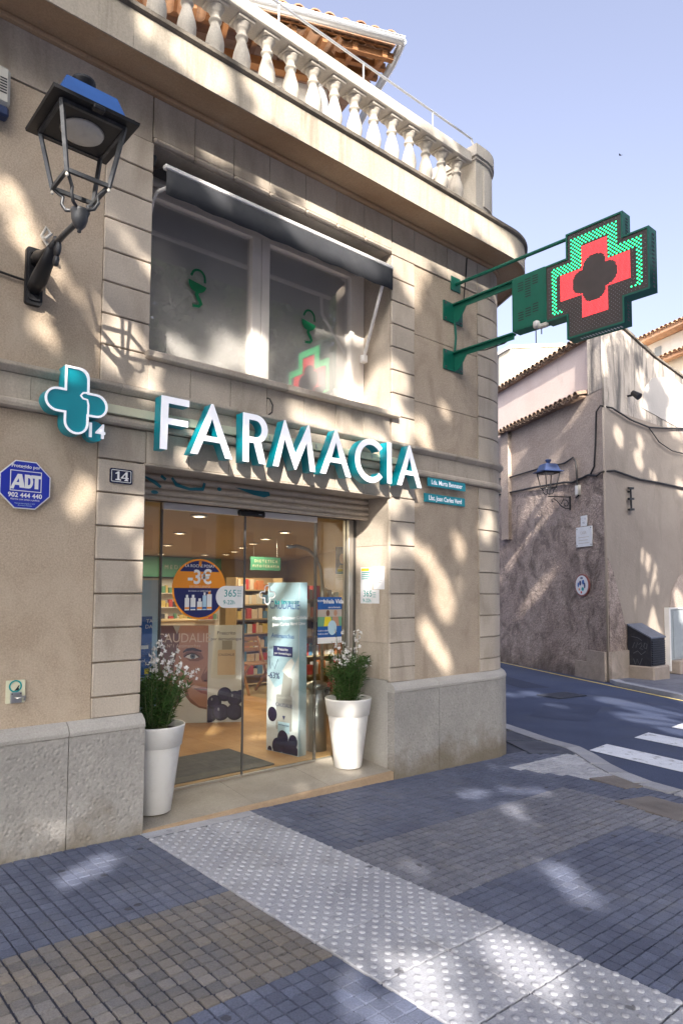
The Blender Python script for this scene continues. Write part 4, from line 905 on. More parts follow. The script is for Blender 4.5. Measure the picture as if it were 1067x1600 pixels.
def pluslobe(cx, cy, a, w, n=8):
    h = w/2
    return ([(cx+h, cy+h)]+[(cx+a-h+h*math.cos(R(t)), cy+h*math.sin(R(t))) for t in range(90, -91, -22)]+[(cx+h, cy-h)]+[(cx+h*math.cos(R(t)), cy-a+h+h*math.sin(R(t))) for t in range(0, -181, -22)]+
            [(cx-h, cy-h)]+[(cx-a+h+h*math.cos(R(t)), cy+h*math.sin(R(t))) for t in range(270, 89, -22)]+[(cx-h, cy+h)]+[(cx+h*math.cos(R(t)), cy+a-h+h*math.sin(R(t))) for t in range(180, -1, -22)])
cs = decal('cross_sticker', [pluslobe(3.50, 1.65, .088, .066), pluslobe(3.50, 1.65, .077, .044)], 'print_white', 'white outline cross sticker with the pharmacists names below it', 'sticker')
text('lettering', 'Marta Bennaser Cañellas', .04, PL(3.56, SY, 1.44), 'print_white', cs, align='LEFT'); text('lettering', 'Joan Carles Verd Cirer', .04, PL(3.56, SY, 1.385), 'print_white', cs, align='LEFT'); text('lettering', 'La farmacia', .06, PL(3.58, SY, 1.585), 'ink_teal', cs, align='LEFT')
iv = decal('health_poster', [rect(4.095, 1.188, 4.398, 1.628)], 'ink_blue', 'blue Inhala Vida poster with two people on the side pane', 'poster', y=.508)
def ip(nm, loops, mat, y=.5065): return shape(nm, loops, .0008, PL(0, y, 0), mat, iv)
ip('picture', [rect(4.095, 1.35, 4.398, 1.51)], 'pack4'); ip('sky', [rect(4.095, 1.44, 4.398, 1.51)], 'pack6', .5056); ip('white_strip', [rect(4.095, 1.188, 4.398, 1.245)], 'print_white')
for k, (px, c1) in enumerate(((4.22, 'ink_yellow'), (4.315, 'skin'))):
    ip('head', [circ(px, 1.475, .022, 14, ry=.03)], 'skin_dark' if k == 0 else 'skin', .5046); ip('body', [[(px-.05, 1.35), (px+.05, 1.35), (px+.035, 1.44), (px-.035, 1.44)]], c1, .5050)
ip('badge', [circ(4.275, 1.335, .055, 24, ry=.07)], 'pale_blue', .504)
text('lettering', 'Inhala Vida', .058, PL(4.29, .5055, 1.585), 'print_white', iv, bold=.0012); text('lettering', 'RESPIRA', .026, PL(4.14, .5055, 1.59), 'print_white', iv); text('lettering', 'con tu farmacia', .024, PL(4.30, .5055, 1.53), 'print_white', iv)
for k in range(2): text('lettering', 'Cuida tu salud', .022, PL(4.16, .5055, 1.31-.03*k), 'print_white', iv)
# --- notices taped to the right reveal
def rv(y, z): return PV((DX1-.0015, y, z), (0, -1, 0), (-1, 0, 0))
def note(nm, y0, y1, z0, z1, label): return put(nm, curve_mesh([rect(0, 0, y0-y1, z1-z0)], .001, rv(y0, z0)), 'paper', label=label, cat='notice')
n1 = note('paper_notice', .40, .24, 1.567, 1.917, 'white notice with a yellow header taped inside the door reveal')
n1b = note('hours_notice', .238, .141, 1.569, 1.70, 'small white 365 hours notice taped under the printed list'); n2 = note('printed_list', .222, .07, 1.704, 1.922, 'lined white printed list taped to the door reveal')
shape('yellow_header', [rect(.01, .315, .12, .34)], .0006, rv(.40, 1.567) @ Matrix.Translation((0, 0, .0011)), 'ink_yellow', n1)
for k in range(4): shape('print_line', [rect(.015, .295-.02*k, .13-.02*(k % 2), .303-.02*k)], .0006, rv(.40, 1.567) @ Matrix.Translation((0, 0, .0011)), 'ink_teal', n1)
text('lettering', '365', .085, rv(.30, 1.66) @ Matrix.Translation((0, 0, .0012)), 'ink_teal', n1); text('lettering', '9-22h', .05, rv(.31, 1.595) @ Matrix.Translation((0, 0, .0012)), 'ink_teal', n1)
for k in range(8): shape('print_line', [rect(.02, .19-.018*k, .12-.012*(k % 3), .194-.018*k)], .0006, rv(.222, 1.704) @ Matrix.Translation((0, 0, .0011)), 'ink_grey', n2)
for k in range(3): shape('print_line', [rect(.01, .10-.02*k, .05, .105-.02*k)], .0006, rv(.238, 1.569) @ Matrix.Translation((0, 0, .0011)), 'ink_teal', n1b)

# ================================================================== things on the front
# --- FARMACIA channel letters
FS = thing('lettering_sign', 'large white and turquoise channel letters reading FARMACIA above the door', 'sign', (3.48, -.1, 2.66))
Zb, Zt, SWd = 2.668, 3.045, .055
def A_(xl, xr):
    xc = (xl+xr)/2; H = Zt-Zb+.012; s = .058
    def L(z): return xl+(xc-xl)*(z-Zb)/H
    def Rr(z): return xr-(xr-xc)*(z-Zb)/H
    zc0, zc1 = 2.775, 2.815; top = Zb+H
    apex_in = top-.105
    outer = [(xl, Zb), (xl+s, Zb), (L(zc0)+s*.97, zc0), (Rr(zc0)-s*.97, zc0), (xr-s, Zb), (xr, Zb), (xc+.008, top), (xc-.008, top)]
    hole = [(L(zc1)+s*.97, zc1), (xc, apex_in), (Rr(zc1)-s*.97, zc1)]
    return [outer, hole]
def arcpts(cx, cz, rx, rz, a0, a1, n=16): return [(cx+rx*math.cos(R(a0+(a1-a0)*i/n)), cz+rz*math.sin(R(a0+(a1-a0)*i/n))) for i in range(n+1)]
LET = {}
LET['F'] = [[(2.137, Zb), (2.190, Zb), (2.194, 2.850), (2.350, 2.850), (2.350, 2.894), (2.194, 2.894), (2.196, 2.999), (2.357, 2.999), (2.357, 3.046), (2.143, 3.046)]]
LET['A'] = A_(2.372, 2.721)
x0 = 2.815
LET['R'] = [[(x0, Zb), (x0+.053, Zb), (x0+.053, 2.822), (x0+.10, 2.822), (3.0-.035, Zb), (3.026, Zb), (x0+.165, 2.834)]+arcpts(x0+.115, 2.935, .112, .110, -62, 90, 14)+[(x0+.09, Zt), (x0, Zt)], [(x0+.053, 2.868), (x0+.053, 3.0)]+arcpts(x0+.115, 2.934, .058, .066, 90, -90, 12)]
LET['M'] = [[(3.095, Zb), (3.147, Zb), (3.207, 2.90), (3.310, Zb-.004), (3.322, Zb-.004), (3.432, 2.90), (3.468, Zb), (3.523, Zb), (3.456, 3.05), (3.446, 3.05), (3.316, 2.79), (3.213, 3.05), (3.203, 3.05)]]
LET['A.'] = A_(3.577, 3.920)
LET['C'] = [arcpts(4.160, 2.846, .190, .197, 42, 318, 30)+arcpts(4.160, 2.846, .136, .145, 318, 42, 30)]
LET['I'] = [rect(4.366, Zb, 4.419, Zt)]
LET['A..'] = A_(4.493, 4.825)
for ch, loops in LET.items():
    b_ = shape('letter', loops, .092, PL(0, -.050, 0), 'sign_teal', FS); b_['label'] = 'letter '+ch[0]
    shape('letter_face', loops, .008, PL(0, -.1425, 0), 'sign_white', b_)
    xs_ = [p[0] for p in loops[0]]
    for x in (min(xs_)+.03, max(xs_)-.04): MB().box(x, x+.012, -.050, -.0465, 2.895, 2.93).build('spacer', 'alu', b_)
# --- turquoise cross with 14
cxs = thing('cross_sign', 'turquoise rounded cross sign with white outline and a small 14', 'sign', (1.56, -.1, 2.68))
def crosspts(d=0.0):
    c, z = 1.560, 2.884; h = .078-d
    L_, Rr, T, Bt = 1.362+d, 1.762-d, 3.113-d, 2.678+d
    pts = [(c-h, T), (c+h-.055, T)]+arcpts(c+h-.06, T-.06, .06, .06, 80, 0, 6)+[(c+h, z+h)]+arcpts(Rr-h, z, h, h, 90, -90, 12)+[(c+h, z-h)]+arcpts(c, Bt+h, h, h, 0, -180, 12)+[(c-h, z-h)]+arcpts(L_+h, z, h, h, 270, 90, 12)+[(c-h, z+h)]
    return pts
cb = shape('cross_body', [crosspts()], .11, PL(0, -.030, 0), 'sign_teal', cxs)
shape('cross_outline', [crosspts(), crosspts(.013)], .010, PL(0, -.1402, 0), 'sign_white', cxs)
shape('curl', [stroke([(1.638, 2.962), (1.60, 2.955), (1.585, 2.935), (1.60, 2.918), (1.628, 2.915), (1.636, 2.88), (1.634, 2.80)], .011)], .006, PL(0, -.1402, 0), 'sign_white', cb)
dsk = shape('number_disc', [circ(1.70, 2.728, .068, 28)], .06, PL(0, -.03, 0), 'sign_teal', cxs); text('numeral', '14', .135, PL(1.705, -.091, 2.728), 'sign_white', dsk, depth=.008, bold=.002)
MB().box(1.50, 1.62, -.029, -.001, 2.90, 3.02).build('mount', 'alu', cxs)
# --- alarm octagon
al = thing('alarm_sign', 'blue octagonal alarm sign with ADT and a phone number on the wall', 'sign', (1.306, 0, 2.34))
def octo(cx, cz, r): return [(cx+r/math.cos(R(22.5))*math.cos(R(22.5+45*i)), cz+r/math.cos(R(22.5))*math.sin(R(22.5+45*i))) for i in range(8)]
shape('white_edge', [octo(1.306, 2.340, .151)], .006, PL(0, -.004, 0), 'print_white', al); fc = shape('blue_face', [octo(1.306, 2.340, .144)], .0015, PL(0, -.0102, 0), 'alarm_blue', al)
LY = -.0122
text('lettering', 'Protegido por', .030, PL(1.306, LY, 2.455), 'print_white', fc, bold=.0006); shape('logo_frame', [rect(1.215, 2.298, 1.402, 2.428), rect(1.220, 2.303, 1.397, 2.423)], .0006, PL(0, LY, 0), 'print_white', fc)
shape('logo_letter', [[(1.215, 2.31), (1.258, 2.405), (1.284, 2.405), (1.302, 2.32), (1.272, 2.32), (1.268, 2.335), (1.244, 2.335), (1.237, 2.31)], [(1.252, 2.353), (1.268, 2.353), (1.266, 2.378)]], .0006, PL(0, LY-.0004, 0), 'print_white', fc)
shape('logo_letter', [[(1.30, 2.405), (1.327, 2.405)]+arcpts(1.327, 2.362, .024, .043, 90, -90, 8)+[(1.302, 2.319)], [(1.320, 2.385), (1.327, 2.385)]+arcpts(1.327, 2.362, .008, .022, 90, -90, 6)+[(1.320, 2.34)]], .0006, PL(0, LY-.0004, 0), 'print_white', fc)
shape('logo_letter', [[(1.338, 2.405), (1.402, 2.405), (1.400, 2.385), (1.383, 2.385), (1.383, 2.319), (1.360, 2.319), (1.360, 2.385), (1.342, 2.385)]], .0006, PL(0, LY-.0004, 0), 'print_white', fc)
text('lettering', '902 444 440', .040, PL(1.306, LY, 2.272), 'print_white', fc, bold=.001); text('lettering', 'Alarma con aviso a policía', .0165, PL(1.306, LY, 2.247), 'print_white', fc); text('lettering', 'Empresa homologada nº 2737', .010, PL(1.306, LY, 2.222), 'pale_blue', fc); text('lettering', 'Securitas y centrales', .010, PL(1.306, LY, 2.21), 'pale_blue', fc)
# --- house number
hn = thing('house_number', 'dark enamel house number plate reading 14 on the pilaster', 'number plate', (1.925, 0, 2.41))
shape('plate', [rrect(1.845, 2.415, 2.006, 2.518, .012)], .008, PL(0, -.001, 0), 'enamel_navy', hn); shape('border', [rrect(1.855, 2.425, 1.996, 2.508, .008), rrect(1.859, 2.429, 1.992, 2.504, .006)], .001, PL(0, -.0095, 0), 'print_white', hn)
def num1(cx, z0, h):
    return [(cx-.020, z0), (cx+.020, z0), (cx+.020, z0+.007), (cx+.008, z0+.010), (cx+.008, z0+h), (cx-.002, z0+h), (cx-.022, z0+h-.014), (cx-.018, z0+h-.020), (cx-.007, z0+h-.016), (cx-.007, z0+.010), (cx-.020, z0+.007)]
shape('numeral', [num1(1.904, 2.436, .062)], .001, PL(0, -.0095, 0), 'print_white', hn)
z0 = 2.436; cx0 = 1.950
shape('numeral', [[(cx0-.002, z0), (cx0+.026, z0), (cx0+.026, z0+.006), (cx0+.020, z0+.008), (cx0+.020, z0+.015), (cx0+.028, z0+.015), (cx0+.028, z0+.023), (cx0+.020, z0+.023), (cx0+.020, z0+.062), (cx0+.008, z0+.062), (cx0-.028, z0+.020), (cx0-.028, z0+.015), (cx0+.005, z0+.015), (cx0+.005, z0+.008), (cx0-.002, z0+.006)], [(cx0-.014, z0+.023), (cx0+.005, z0+.046), (cx0+.005, z0+.023)]], .001, PL(0, -.0095, 0), 'print_white', hn)
for x in (1.862, 1.988): MB().lathe([(.003, 0), (.003, .002), (.0005, .003)], n=8).mesh
# --- two name plates by the corner
for k, (zc, t_, x1, lb) in enumerate(((2.770, 'Lda. Marta Bennaser', 5.625, 'upper turquoise name plate reading Lda. Marta Bennaser'), (2.618, 'Llat. Joan Carles Verd', 5.660, 'lower turquoise name plate reading Llat. Joan Carles Verd'))):
    np_ = put('name_plate', MB().box(5.033, x1, -.040 if k == 0 else -.004, .0115 if k else -.034, zc-.043, zc+.043, .002).mesh('name_plate'), 'sign_teal', label=lb, cat='name plate')
    text('lettering', t_, .066, PL((5.033+x1)/2, -.0405 if k == 0 else -.0045, zc), 'sign_white', np_, sx=.88, bold=.0006)
# --- dog leash hook with its enamel plate
hk = thing('dog_hook', 'pale plate with a dog emblem and a steel leash hook low on the wall', 'hook', (1.295, 0, 1.06))
shape('back_plate', [rrect(1.238, .990, 1.350, 1.130, .006)], .006, PL(0, .009, 0), 'rail_cream', hk); shape('ring', [circ(1.292, 1.093, .038, 28), circ(1.292, 1.093, .029, 28)], .002, PL(0, .0025, 0), 'ink_teal', hk)
shape('dog', [[(1.285, 1.065), (1.315, 1.068), (1.310, 1.085), (1.316, 1.098), (1.308, 1.095), (1.300, 1.082)]], .002, PL(0, .0025, 0), 'ink_black', hk)
MB().box(1.262, 1.328, -.012, .0025, .992, 1.058, .003).build('hook_plate', 'steel', hk); MB().tube([(1.29, -.012, 1.03), (1.29, -.045, 1.025), (1.31, -.055, 1.03), (1.335, -.05, 1.035), (1.335, -.04, 1.01)], .006, 8).build('hook_bar', 'steel', hk)
for x in (1.27, 1.32): MB().box(x-.004, x+.004, -.016, -.0121, 1.045, 1.053).build('screw', 'alu_dark', hk)
# --- siren box at the top left
sr = thing('alarm_siren', 'cream alarm siren box with a blue base high on the wall', 'siren', (1.0, 0, 4.6))
MB().box(.88, 1.125, -.07, .011, 4.69, 4.94, .02).build('housing', 'grey_plastic', sr); MB().box(.885, 1.12, -.066, .011, 4.62, 4.688, .012).build('blue_base', 'lantern_navy', sr)
for k in range(6): MB().box(1.06, 1.10, -.0725, -.0705, 4.76+.018*k, 4.768+.018*k).build('grille_slot', 'ink_black', sr)

# --- the street lantern (built round its own origin: wall plate at y=0, arm towards -y)
def lantern(label, x, zref, arm='straight'):
    t = thing('street_lantern', label, 'street lantern', (x, 0, zref))
    return t
LN = thing('street_lantern', 'black wall lantern with a blue hood on a cast bracket by the window', 'street lantern', (1.314, .011, 3.50), 'street lanterns')
pl_ = shape('wall_plate', [rrect(1.262, 3.495, 1.366, 3.865, .02)], .035, PL(0, .010, 0), 'lantern_black', LN); shape('plate_moulding', [rrect(1.274, 3.52, 1.354, 3.84, .02), rrect(1.284, 3.53, 1.344, 3.83, .016)], .010, PL(0, -.0252, 0), 'lantern_black', pl_)
LX, LYc = 1.330, -.745
MB().tube([(1.314, -.02, 3.60), (1.314, -.12, 3.63), (1.314, -.24, 3.68), (1.314, -.36, 3.735)], [.045, .05, .042, .032], 10).build('bracket', 'lantern_black', LN, smooth=True)
MB().tube([(1.314, -.02, 3.78), (1.314, -.10, 3.78), (1.314, -.20, 3.75), (1.314, -.33, 3.735), (1.314, -.42, 3.745)], [.035, .04, .034, .03, .024], 10).build('bracket', 'lantern_black', LN, smooth=True)
MB().tube([(1.314, -.40, 3.745), (1.318, -.55, 3.75), (1.325, -.70, 3.752), (LX, LYc, 3.755)], [.018, .017, .017, .02], 10).build('arm', 'lantern_grey', LN, smooth=True)
for (dy, dz, r_) in ((-.44, 3.70, .042), (-.42, 3.635, .032), (-.39, 3.765, .03)):
    MB().lathe([(r_, -.010), (r_*1.05, 0), (r_, .010), (r_*.5, .014), (.002, .010)], n=16).build('scroll', 'lantern_grey', LN, smooth=True).matrix_basis = Matrix.Translation((1.314, dy, dz)) @ Matrix.Rotation(R(90), 4, 'Y')
MB().lathe([(.004, -.075), (.012, -.07), (.008, -.058), (.016, -.052), (.034, -.03), (.044, .0), (.046, .035), (.05, .045), (.05, .056), (.02, .06)], (LX, LYc, 3.755), 18).build('urn', 'lantern_grey', LN, smooth=True)
zb, zt, wb, wt = 3.945, 4.285, .115, .175
for sx, sy in ((-1, -1), (1, -1), (1, 1), (-1, 1)):
    MB().tube([(LX+sx*.022, LYc+sy*.022, 3.81), (LX+sx*.058, LYc+sy*.058, 3.815), (LX+sx*.075, LYc+sy*.075, 3.85), (LX+sx*.07, LYc+sy*.07, 3.89), (LX+sx*.10, LYc+sy*.10, 3.925), (LX+sx*wb, LYc+sy*wb, zb)], .010, 8).build('claw', 'lantern_grey', LN, smooth=True)
    MB().bar((LX+sx*wb, LYc+sy*wb, zb-.01), (LX+sx*wt, LYc+sy*wt, zt), .020, .020).build('strut', 'lantern_grey', LN)
    MB().lathe([(.002, -.028), (.009, -.022), (.010, -.014), (.006, -.008), (.008, 0)], (LX+sx*wb, LYc+sy*wb, zb-.01), 8).build('finial', 'opal', LN)
    a = Vector((LX+sx*wb, LYc+sy*wb, zb)); nx = (-sy, sx) if sx*sy > 0 else (sx, -sy)
for w_, z_ in ((wb, zb), (wt, zt-.01)):
    cr = [(LX-w_, LYc-w_), (LX+w_, LYc-w_), (LX+w_, LYc+w_), (LX-w_, LYc+w_)]
    for i in range(4): MB().bar((*cr[i], z_), (*cr[(i+1) % 4], z_), .018, .022).build('frame_bar', 'lantern_grey', LN)
hd = MB().frustum((LX, LYc), .233, .233, .237, .237, 4.288, 4.306).build('hood_rim', 'lantern_black', LN)
MB().frustum((LX, LYc), .170, .170, .168, .168, 4.270, 4.287).build('hood_liner', 'lantern_black', LN)
MB().frustum((LX, LYc), .190, .190, .140, .140, 4.307, 4.455).build('hood', 'lantern_blue', LN); MB().frustum((LX, LYc), .140, .140, .11, .11, 4.4555, 4.475).build('hood_top', 'lantern_blue', LN)
MB().lathe([(.038, 0), (.04, .03), (.052, .05), (.066, .075), (.066, .09), (.05, .10), (.002, .104)], (LX, LYc, 4.475), 20).build('chimney_cap', 'lantern_black', LN, smooth=True)
MB().lathe([(.118, .0), (.112, -.012), (.08, -.024), (.002, -.03)], (LX, LYc, 4.269), 32).build('lens', 'opal', LN, smooth=True)
for sx, sy in ((-1, -1), (1, -1), (1, 1), (-1, 1)): MB().lathe([(.009, 0), (.009, .014), (.004, .02)], (LX+sx*.21, LYc+sy*.21, 4.306), 8).build('knob', 'lantern_black', LN)
MB().box(LX-.03, LX+.03, LYc-.255, LYc-.215, 4.262, 4.287, .004).build('latch', 'lantern_black', LN)
MB().tube([(-3, .004, 3.98), (-.5, .002, 3.86), (.7, .0, 3.72), (1.0, -.002, 3.66), (1.258, -.004, 3.645)], .0075, 6).build('supply_cable', 'cable', LN)
MB().tube([(1.36, -.05, 3.93), (1.40, -.04, 3.98), (1.375, -.03, 4.02), (1.35, -.02, 3.96), (1.41, -.03, 3.88), (1.45, -.02, 3.83)], .012, 6).build('wire_hook', 'opal', LN)
# --- window awning
aw = thing('window_awning', 'folded dark grey window awning with a white bar and side arms', 'awning', (3.35, -.05, 4.56))
X0, X1 = 2.187, 4.528; m = MB(); n_ = 30; vs = []; fs = []
for i in range(n_+1):
    x = X0+(X1-X0)*i/n_; sg = .006*math.sin(i*1.7)
    vs += [(x, -.058+.002*math.sin(i*2.3), 4.748), (x, -.062+sg, 4.65), (x, -.060+sg*1.4, 4.556+.003*math.sin(i*.9)-.012*i/n_)]
for i in range(n_): fs += [(i*3, i*3+1, i*3+4, i*3+3), (i*3+1, i*3+2, i*3+5, i*3+4)]
va = m.add(vs, fs).build('valance', 'awning', aw, smooth=True); so = va.modifiers.new('s', 'SOLIDIFY'); so.thickness = .003
MB().box(X0-.012, X1+.004, -.064, -.020, 4.750, 4.785, .006).build('front_bar', 'alu_white', aw)
MB().add([(X0, -.021, 4.775), (X1, -.021, 4.775), (X1, .33, 4.90), (X0, .33, 4.90)], [(0, 1, 2, 3)]).build('canopy', 'awning', aw)
MB().tube([(X0, .345, 4.885), (X1, .345, 4.885)], .04, 12).build('roller', 'alu_white', aw, smooth=True)
MB().tube([(2.20, -.03, 4.62), (2.17, .05, 4.615), (2.165, .10, 4.58), (2.155, .33, 4.10)], .013, 8).build('arm', 'alu_white', aw); MB().tube([(4.40, -.035, 4.755), (4.41, -.03, 4.56), (4.50, .31, 3.99)], .016, 8).build('arm', 'alu_white', aw)
MB().box(4.47, 4.53, .285, .345, 3.93, 4.005, .008).build('arm_bracket', 'alu_white', aw); MB().box(2.12, 2.17, .30, .36, 4.06, 4.13, .008).build('arm_bracket', 'alu_white', aw)
MB().box(4.42, 4.565, .24, .40, 4.82, 4.93, .02).build('roller_bracket', 'alu_white', aw); MB().tube([(2.12, .10, 4.90), (2.135, .04, 4.86), (2.13, .06, 4.80)], .02, 8).build('roller_bracket', 'black_plastic', aw)
# --- two green serpent-and-bowl decals on the upper panes
def serpent(cx, zt, label):
    h = .33; y = .404
    t = thing('pharmacy_decal', label, 'decal', (cx, y, zt-h)); s_ = h/.33
    P_ = lambda l: [(cx+a, zt+b) for a, b in l]
    shape('snake_head', [P_(stroke([(-.062, -.07)]+[(.005+.06*math.cos(R(a)), -.068+.062*math.sin(R(a))) for a in range(165, -1, -15)]+[(.066, -.10)], .020))], .001, PL(0, y, 0), 'ink_green', t)
    shape('bowl', [P_([(-.085, -.105), (.085, -.135)]+[(-.004+.083*math.cos(R(a)), -.125+.075*math.sin(R(a))) for a in range(-10, -175, -15)])], .001, PL(0, y-.0012, 0), 'ink_green', t)
    shape('stem', [P_(stroke([(.0, -.19), (-.012, -.22), (.012, -.255), (.032, -.285), (.01, -.312), (-.03, -.315)], [.035, .034, .036, .03, .026, .02]))], .001, PL(0, y-.0024, 0), 'ink_green', t)
    shape('foot', [P_([(-.05, -.30), (-.03, -.312), (.0, -.325), (-.045, -.33)])], .001, PL(0, y-.0036, 0), 'ink_green', t)
serpent(2.712, 4.332, 'green serpent and bowl decal on the window pane beside the lantern'); serpent(3.880, 4.318, 'green serpent and bowl decal on the window pane towards the LED cross')

# --- LED pharmacy cross
LC = thing('led_cross', 'green LED pharmacy cross with glowing green and red lights on wall brackets', 'LED sign', (5.47, 0, 3.95))
LXf = 5.470                                        # face plane, facing -X
def LP(d=0): return Matrix(((0, 0, -1, LXf-d), (-1, 0, 0, -1.10), (0, 1, 0, 3.950), (0, 0, 0, 1)))   # local x runs out from the wall (-Y), local y up
def plus(i=0.0):
    a, b, L_ = .220+i, .752-i, .972-i
    return [(a, i), (b, i), (b, a), (L_, a), (L_, b), (b, b), (b, L_), (a, L_), (a, b), (i, b), (i, a), (a, a)]
case = put('case', curve_mesh([plus()], .125, LP() @ Matrix.Translation((0, 0, -.130))), 'led_green_case', LC)
put('case_rim', curve_mesh([plus(), plus(.016)], .012, LP() @ Matrix.Translation((0, 0, -.005))), 'led_green_case', LC)
scr = put('screen', curve_mesh([plus(.017)], .004, LP() @ Matrix.Translation((0, 0, -.0048))), 'led_dark', LC)
put('screen', curve_mesh([plus(.017)], .004, LP() @ Matrix.Translation((0, 0, -.135))), 'led_dark', LC)
GR = [(.065, .13, .265, .70), (.065, .36, .62, .70), (.27, .36, .62, .915), (.27, .70, .825, .915), (.61, .70, .62, .915), (.61, .915, .62, .70), (.85, .915, .28, .70), (.065, .17, .265, .295), (.80, .915, .28, .305)]
def dots(test, pitch, r, nm, mat, stag=False, n=6):
    m = MB(); vs = []; fs = []; k = 0
    jmax = int(.97/pitch)+1
    for i in range(jmax):
        for j in range(jmax):
            a, b = (i+.5)*pitch, (j+.5)*pitch
            if stag and (i+j) % 2: continue
            if test(a, b):
                x = LXf-.0012; base = len(vs)
                vs += [(x, -1.10-a+r*math.cos(2*math.pi*q/n), 3.95+b+r*math.sin(2*math.pi*q/n)) for q in range(n)]+[(x-.003, -1.10-a, 3.95+b)]
                fs += [(base+q, base+(q+1) % n, base+n) for q in range(n)]
    m.add(vs, fs); return m.build(nm, mat, scr, kind='stuff')
dots(lambda a, b: any(g[0] <= a <= g[1] and g[2] <= b <= g[3] for g in GR), .0175, .0078, 'green_light_dots', 'led_green', True)
def inplus(a, b, h, L_): a -= .486; b -= .486; return (abs(a) < h and abs(b) < L_) or (abs(b) < h and abs(a) < L_)
def inround(a, b):
    a = abs(a-.486); b = abs(b-.486); h, L_, r_ = .104, .205, .085
    for p, q in ((a, b), (b, a)):
        if p < h and q < L_-r_: return True
        if q < L_ and p < h-r_: return True
        if math.hypot(max(p-(h-r_), 0), max(q-(L_-r_), 0)) < r_: return True
    return False
dots(lambda a, b: inplus(a, b, .118, .325) and not inround(a, b), .0105, .0043, 'red_light_dots', 'led_red', False, 4)
# faint unlit diodes
dots(lambda a, b: .03 < a < .94 and .03 < b < .94 and (.25 < a < .72 or .25 < b < .72) and not inplus(a, b, .12, .33) and not any(g[0]-.01 <= a <= g[1]+.01 and g[2]-.01 <= b <= g[3]+.01 for g in GR), .0175, .0035, 'unlit_diodes', 'grey_plastic' if False else 'ink_grey', True, 4)
# vents on the case edges
for b0 in (.30,):
    for k in range(14): MB().box(LXf+.045, LXf+.085, -2.0735, -2.0715, 4.20+.034*k, 4.215+.034*k).build('vent_slot', 'ink_black', case)
for k in range(7):
    MB().box(LXf+.045, LXf+.085, -1.8535, -1.8515, 4.71+.026*k, 4.722+.026*k).build('vent_slot', 'ink_black', case); MB().box(LXf+.045, LXf+.085, -1.8535, -1.8515, 3.98+.026*k, 3.992+.026*k).build('vent_slot', 'ink_black', case)
for k in range(14): MB().box(LXf+.045, LXf+.085, -1.42-.028*k-.012, -1.42-.028*k, 3.9485, 3.9505).build('vent_slot', 'print_white', case)
cbx = MB().box(LXf, LXf+.13, -1.098, -.738, 4.185, 4.712, .004).build('control_box', 'led_green_case', LC)
MB().box(LXf-.004, LXf, -1.085, -.75, 4.20, 4.70, .0015).build('box_door', 'led_green_case', cbx)
for (yy, zz, n_) in ((-.84, 4.56, 4), (-.92, 4.48, 8), (-1.0, 4.58, 4), (-.84, 4.27, 4), (-.92, 4.29, 4), (-1.0, 4.31, 4)):
    for k in range(n_): MB().box(LXf-.0052, LXf-.0042, yy-.030, yy+.030, zz+.024*k, zz+.033*k*0+zz*0+zz+.024*k+.009-zz).build('louvre', 'ink_black', cbx) if False else MB().box(LXf-.0052, LXf-.0042, yy-.030, yy+.030, zz+.024*k, zz+.024*k+.009).build('louvre', 'ink_black', cbx)
for zc, nm in ((4.695, 'arm'), (4.178, 'arm')):
    MB().box(LXf-.005, LXf+.065, -.74, .008, zc-.007, zc+.007).build('arm', 'led_green_case', LC); MB().box(LXf+.024, LXf+.034, -.74, .0, zc-.055, zc-.0075).build('arm_web', 'led_green_case', LC)
    pz = zc-.09
    bp_ = MB().box(5.33, 5.64, -.004, .0095, pz-.105, pz+.105, .001).build('wall_bracket', 'led_green_case', LC)
    shape('gusset', [[(0, .09), (.20, .09), (.06, -.10), (0, -.10)]], .01, PV((LXf+.035, -.004, pz), (0, -1, 0), (-1, 0, 0)), 'led_green_case', bp_)
    for x in (5.36, 5.61):
        for dz in (-.08, .08): MB().lathe([(.012, 0), (.012, .006), (.004, .009)], n=6).build('bolt', 'alu_dark', bp_).matrix_basis = Matrix.Translation((x, -.0042, pz+dz)) @ Matrix.Rotation(R(90), 4, 'X')
MB().box(5.455, 5.605, -.004, .0095, 4.855, 5.005, .001).build('rod_plate', 'led_green_case', LC)
MB().tube([(5.535, -.004, 4.93), (5.50, -1.33, 4.895)], .017, 10).build('stay_rod', 'led_green_case', LC)
MB().tube([(5.50, -.01, 4.52), (5.505, -.02, 4.35), (5.50, -.01, 4.19)], .012, 8).build('conduit', 'led_green_case', LC)
MB().tube([(5.52, -.74, 4.17), (5.51, -.62, 4.12), (5.50, -.4, 4.11), (5.50, -.2, 4.15)], .006, 6).build('loose_cable', 'cable', LC)
MB().lathe([(.03, 0), (.034, .03), (.03, .055), (.012, .065)], (LXf-.02, -1.02, 4.145), 12).build('light_sensor', 'alu_white', LC, smooth=True); MB().box(LXf-.03, LXf+.02, -1.13, -1.03, 4.13, 4.17, .01).build('light_sensor', 'grey_plastic', LC)
for y in (-.98, -1.04): MB().tube([(LXf+.03, y, 4.18), (LXf+.03, y, 4.02 if y > -1 else 4.09)], .005, 6).build('aerial', 'cable', LC)
# loose wires on the front
put('loose_wire', MB().tube([(3.13, -.005, 3.245), (3.14, -.03, 3.235), (3.17, -.03, 3.19), (3.165, -.03, 3.13), (3.09, -.03, 3.07)], .006, 6).mesh('loose_wire', True), 'cable', label='short black wire sticking out of the stone above the letters', cat='wire')
put('wall_cable', MB().tube([(5.72, .0, 5.28), (5.70, -.004, 5.10), (5.68, -.004, 4.95), (5.66, -.003, 4.80), (5.62, -.006, 4.72)], .007, 6).mesh('wall_cable', True), 'cable', label='thin dark cable running down the wall to the LED cross', cat='cable')

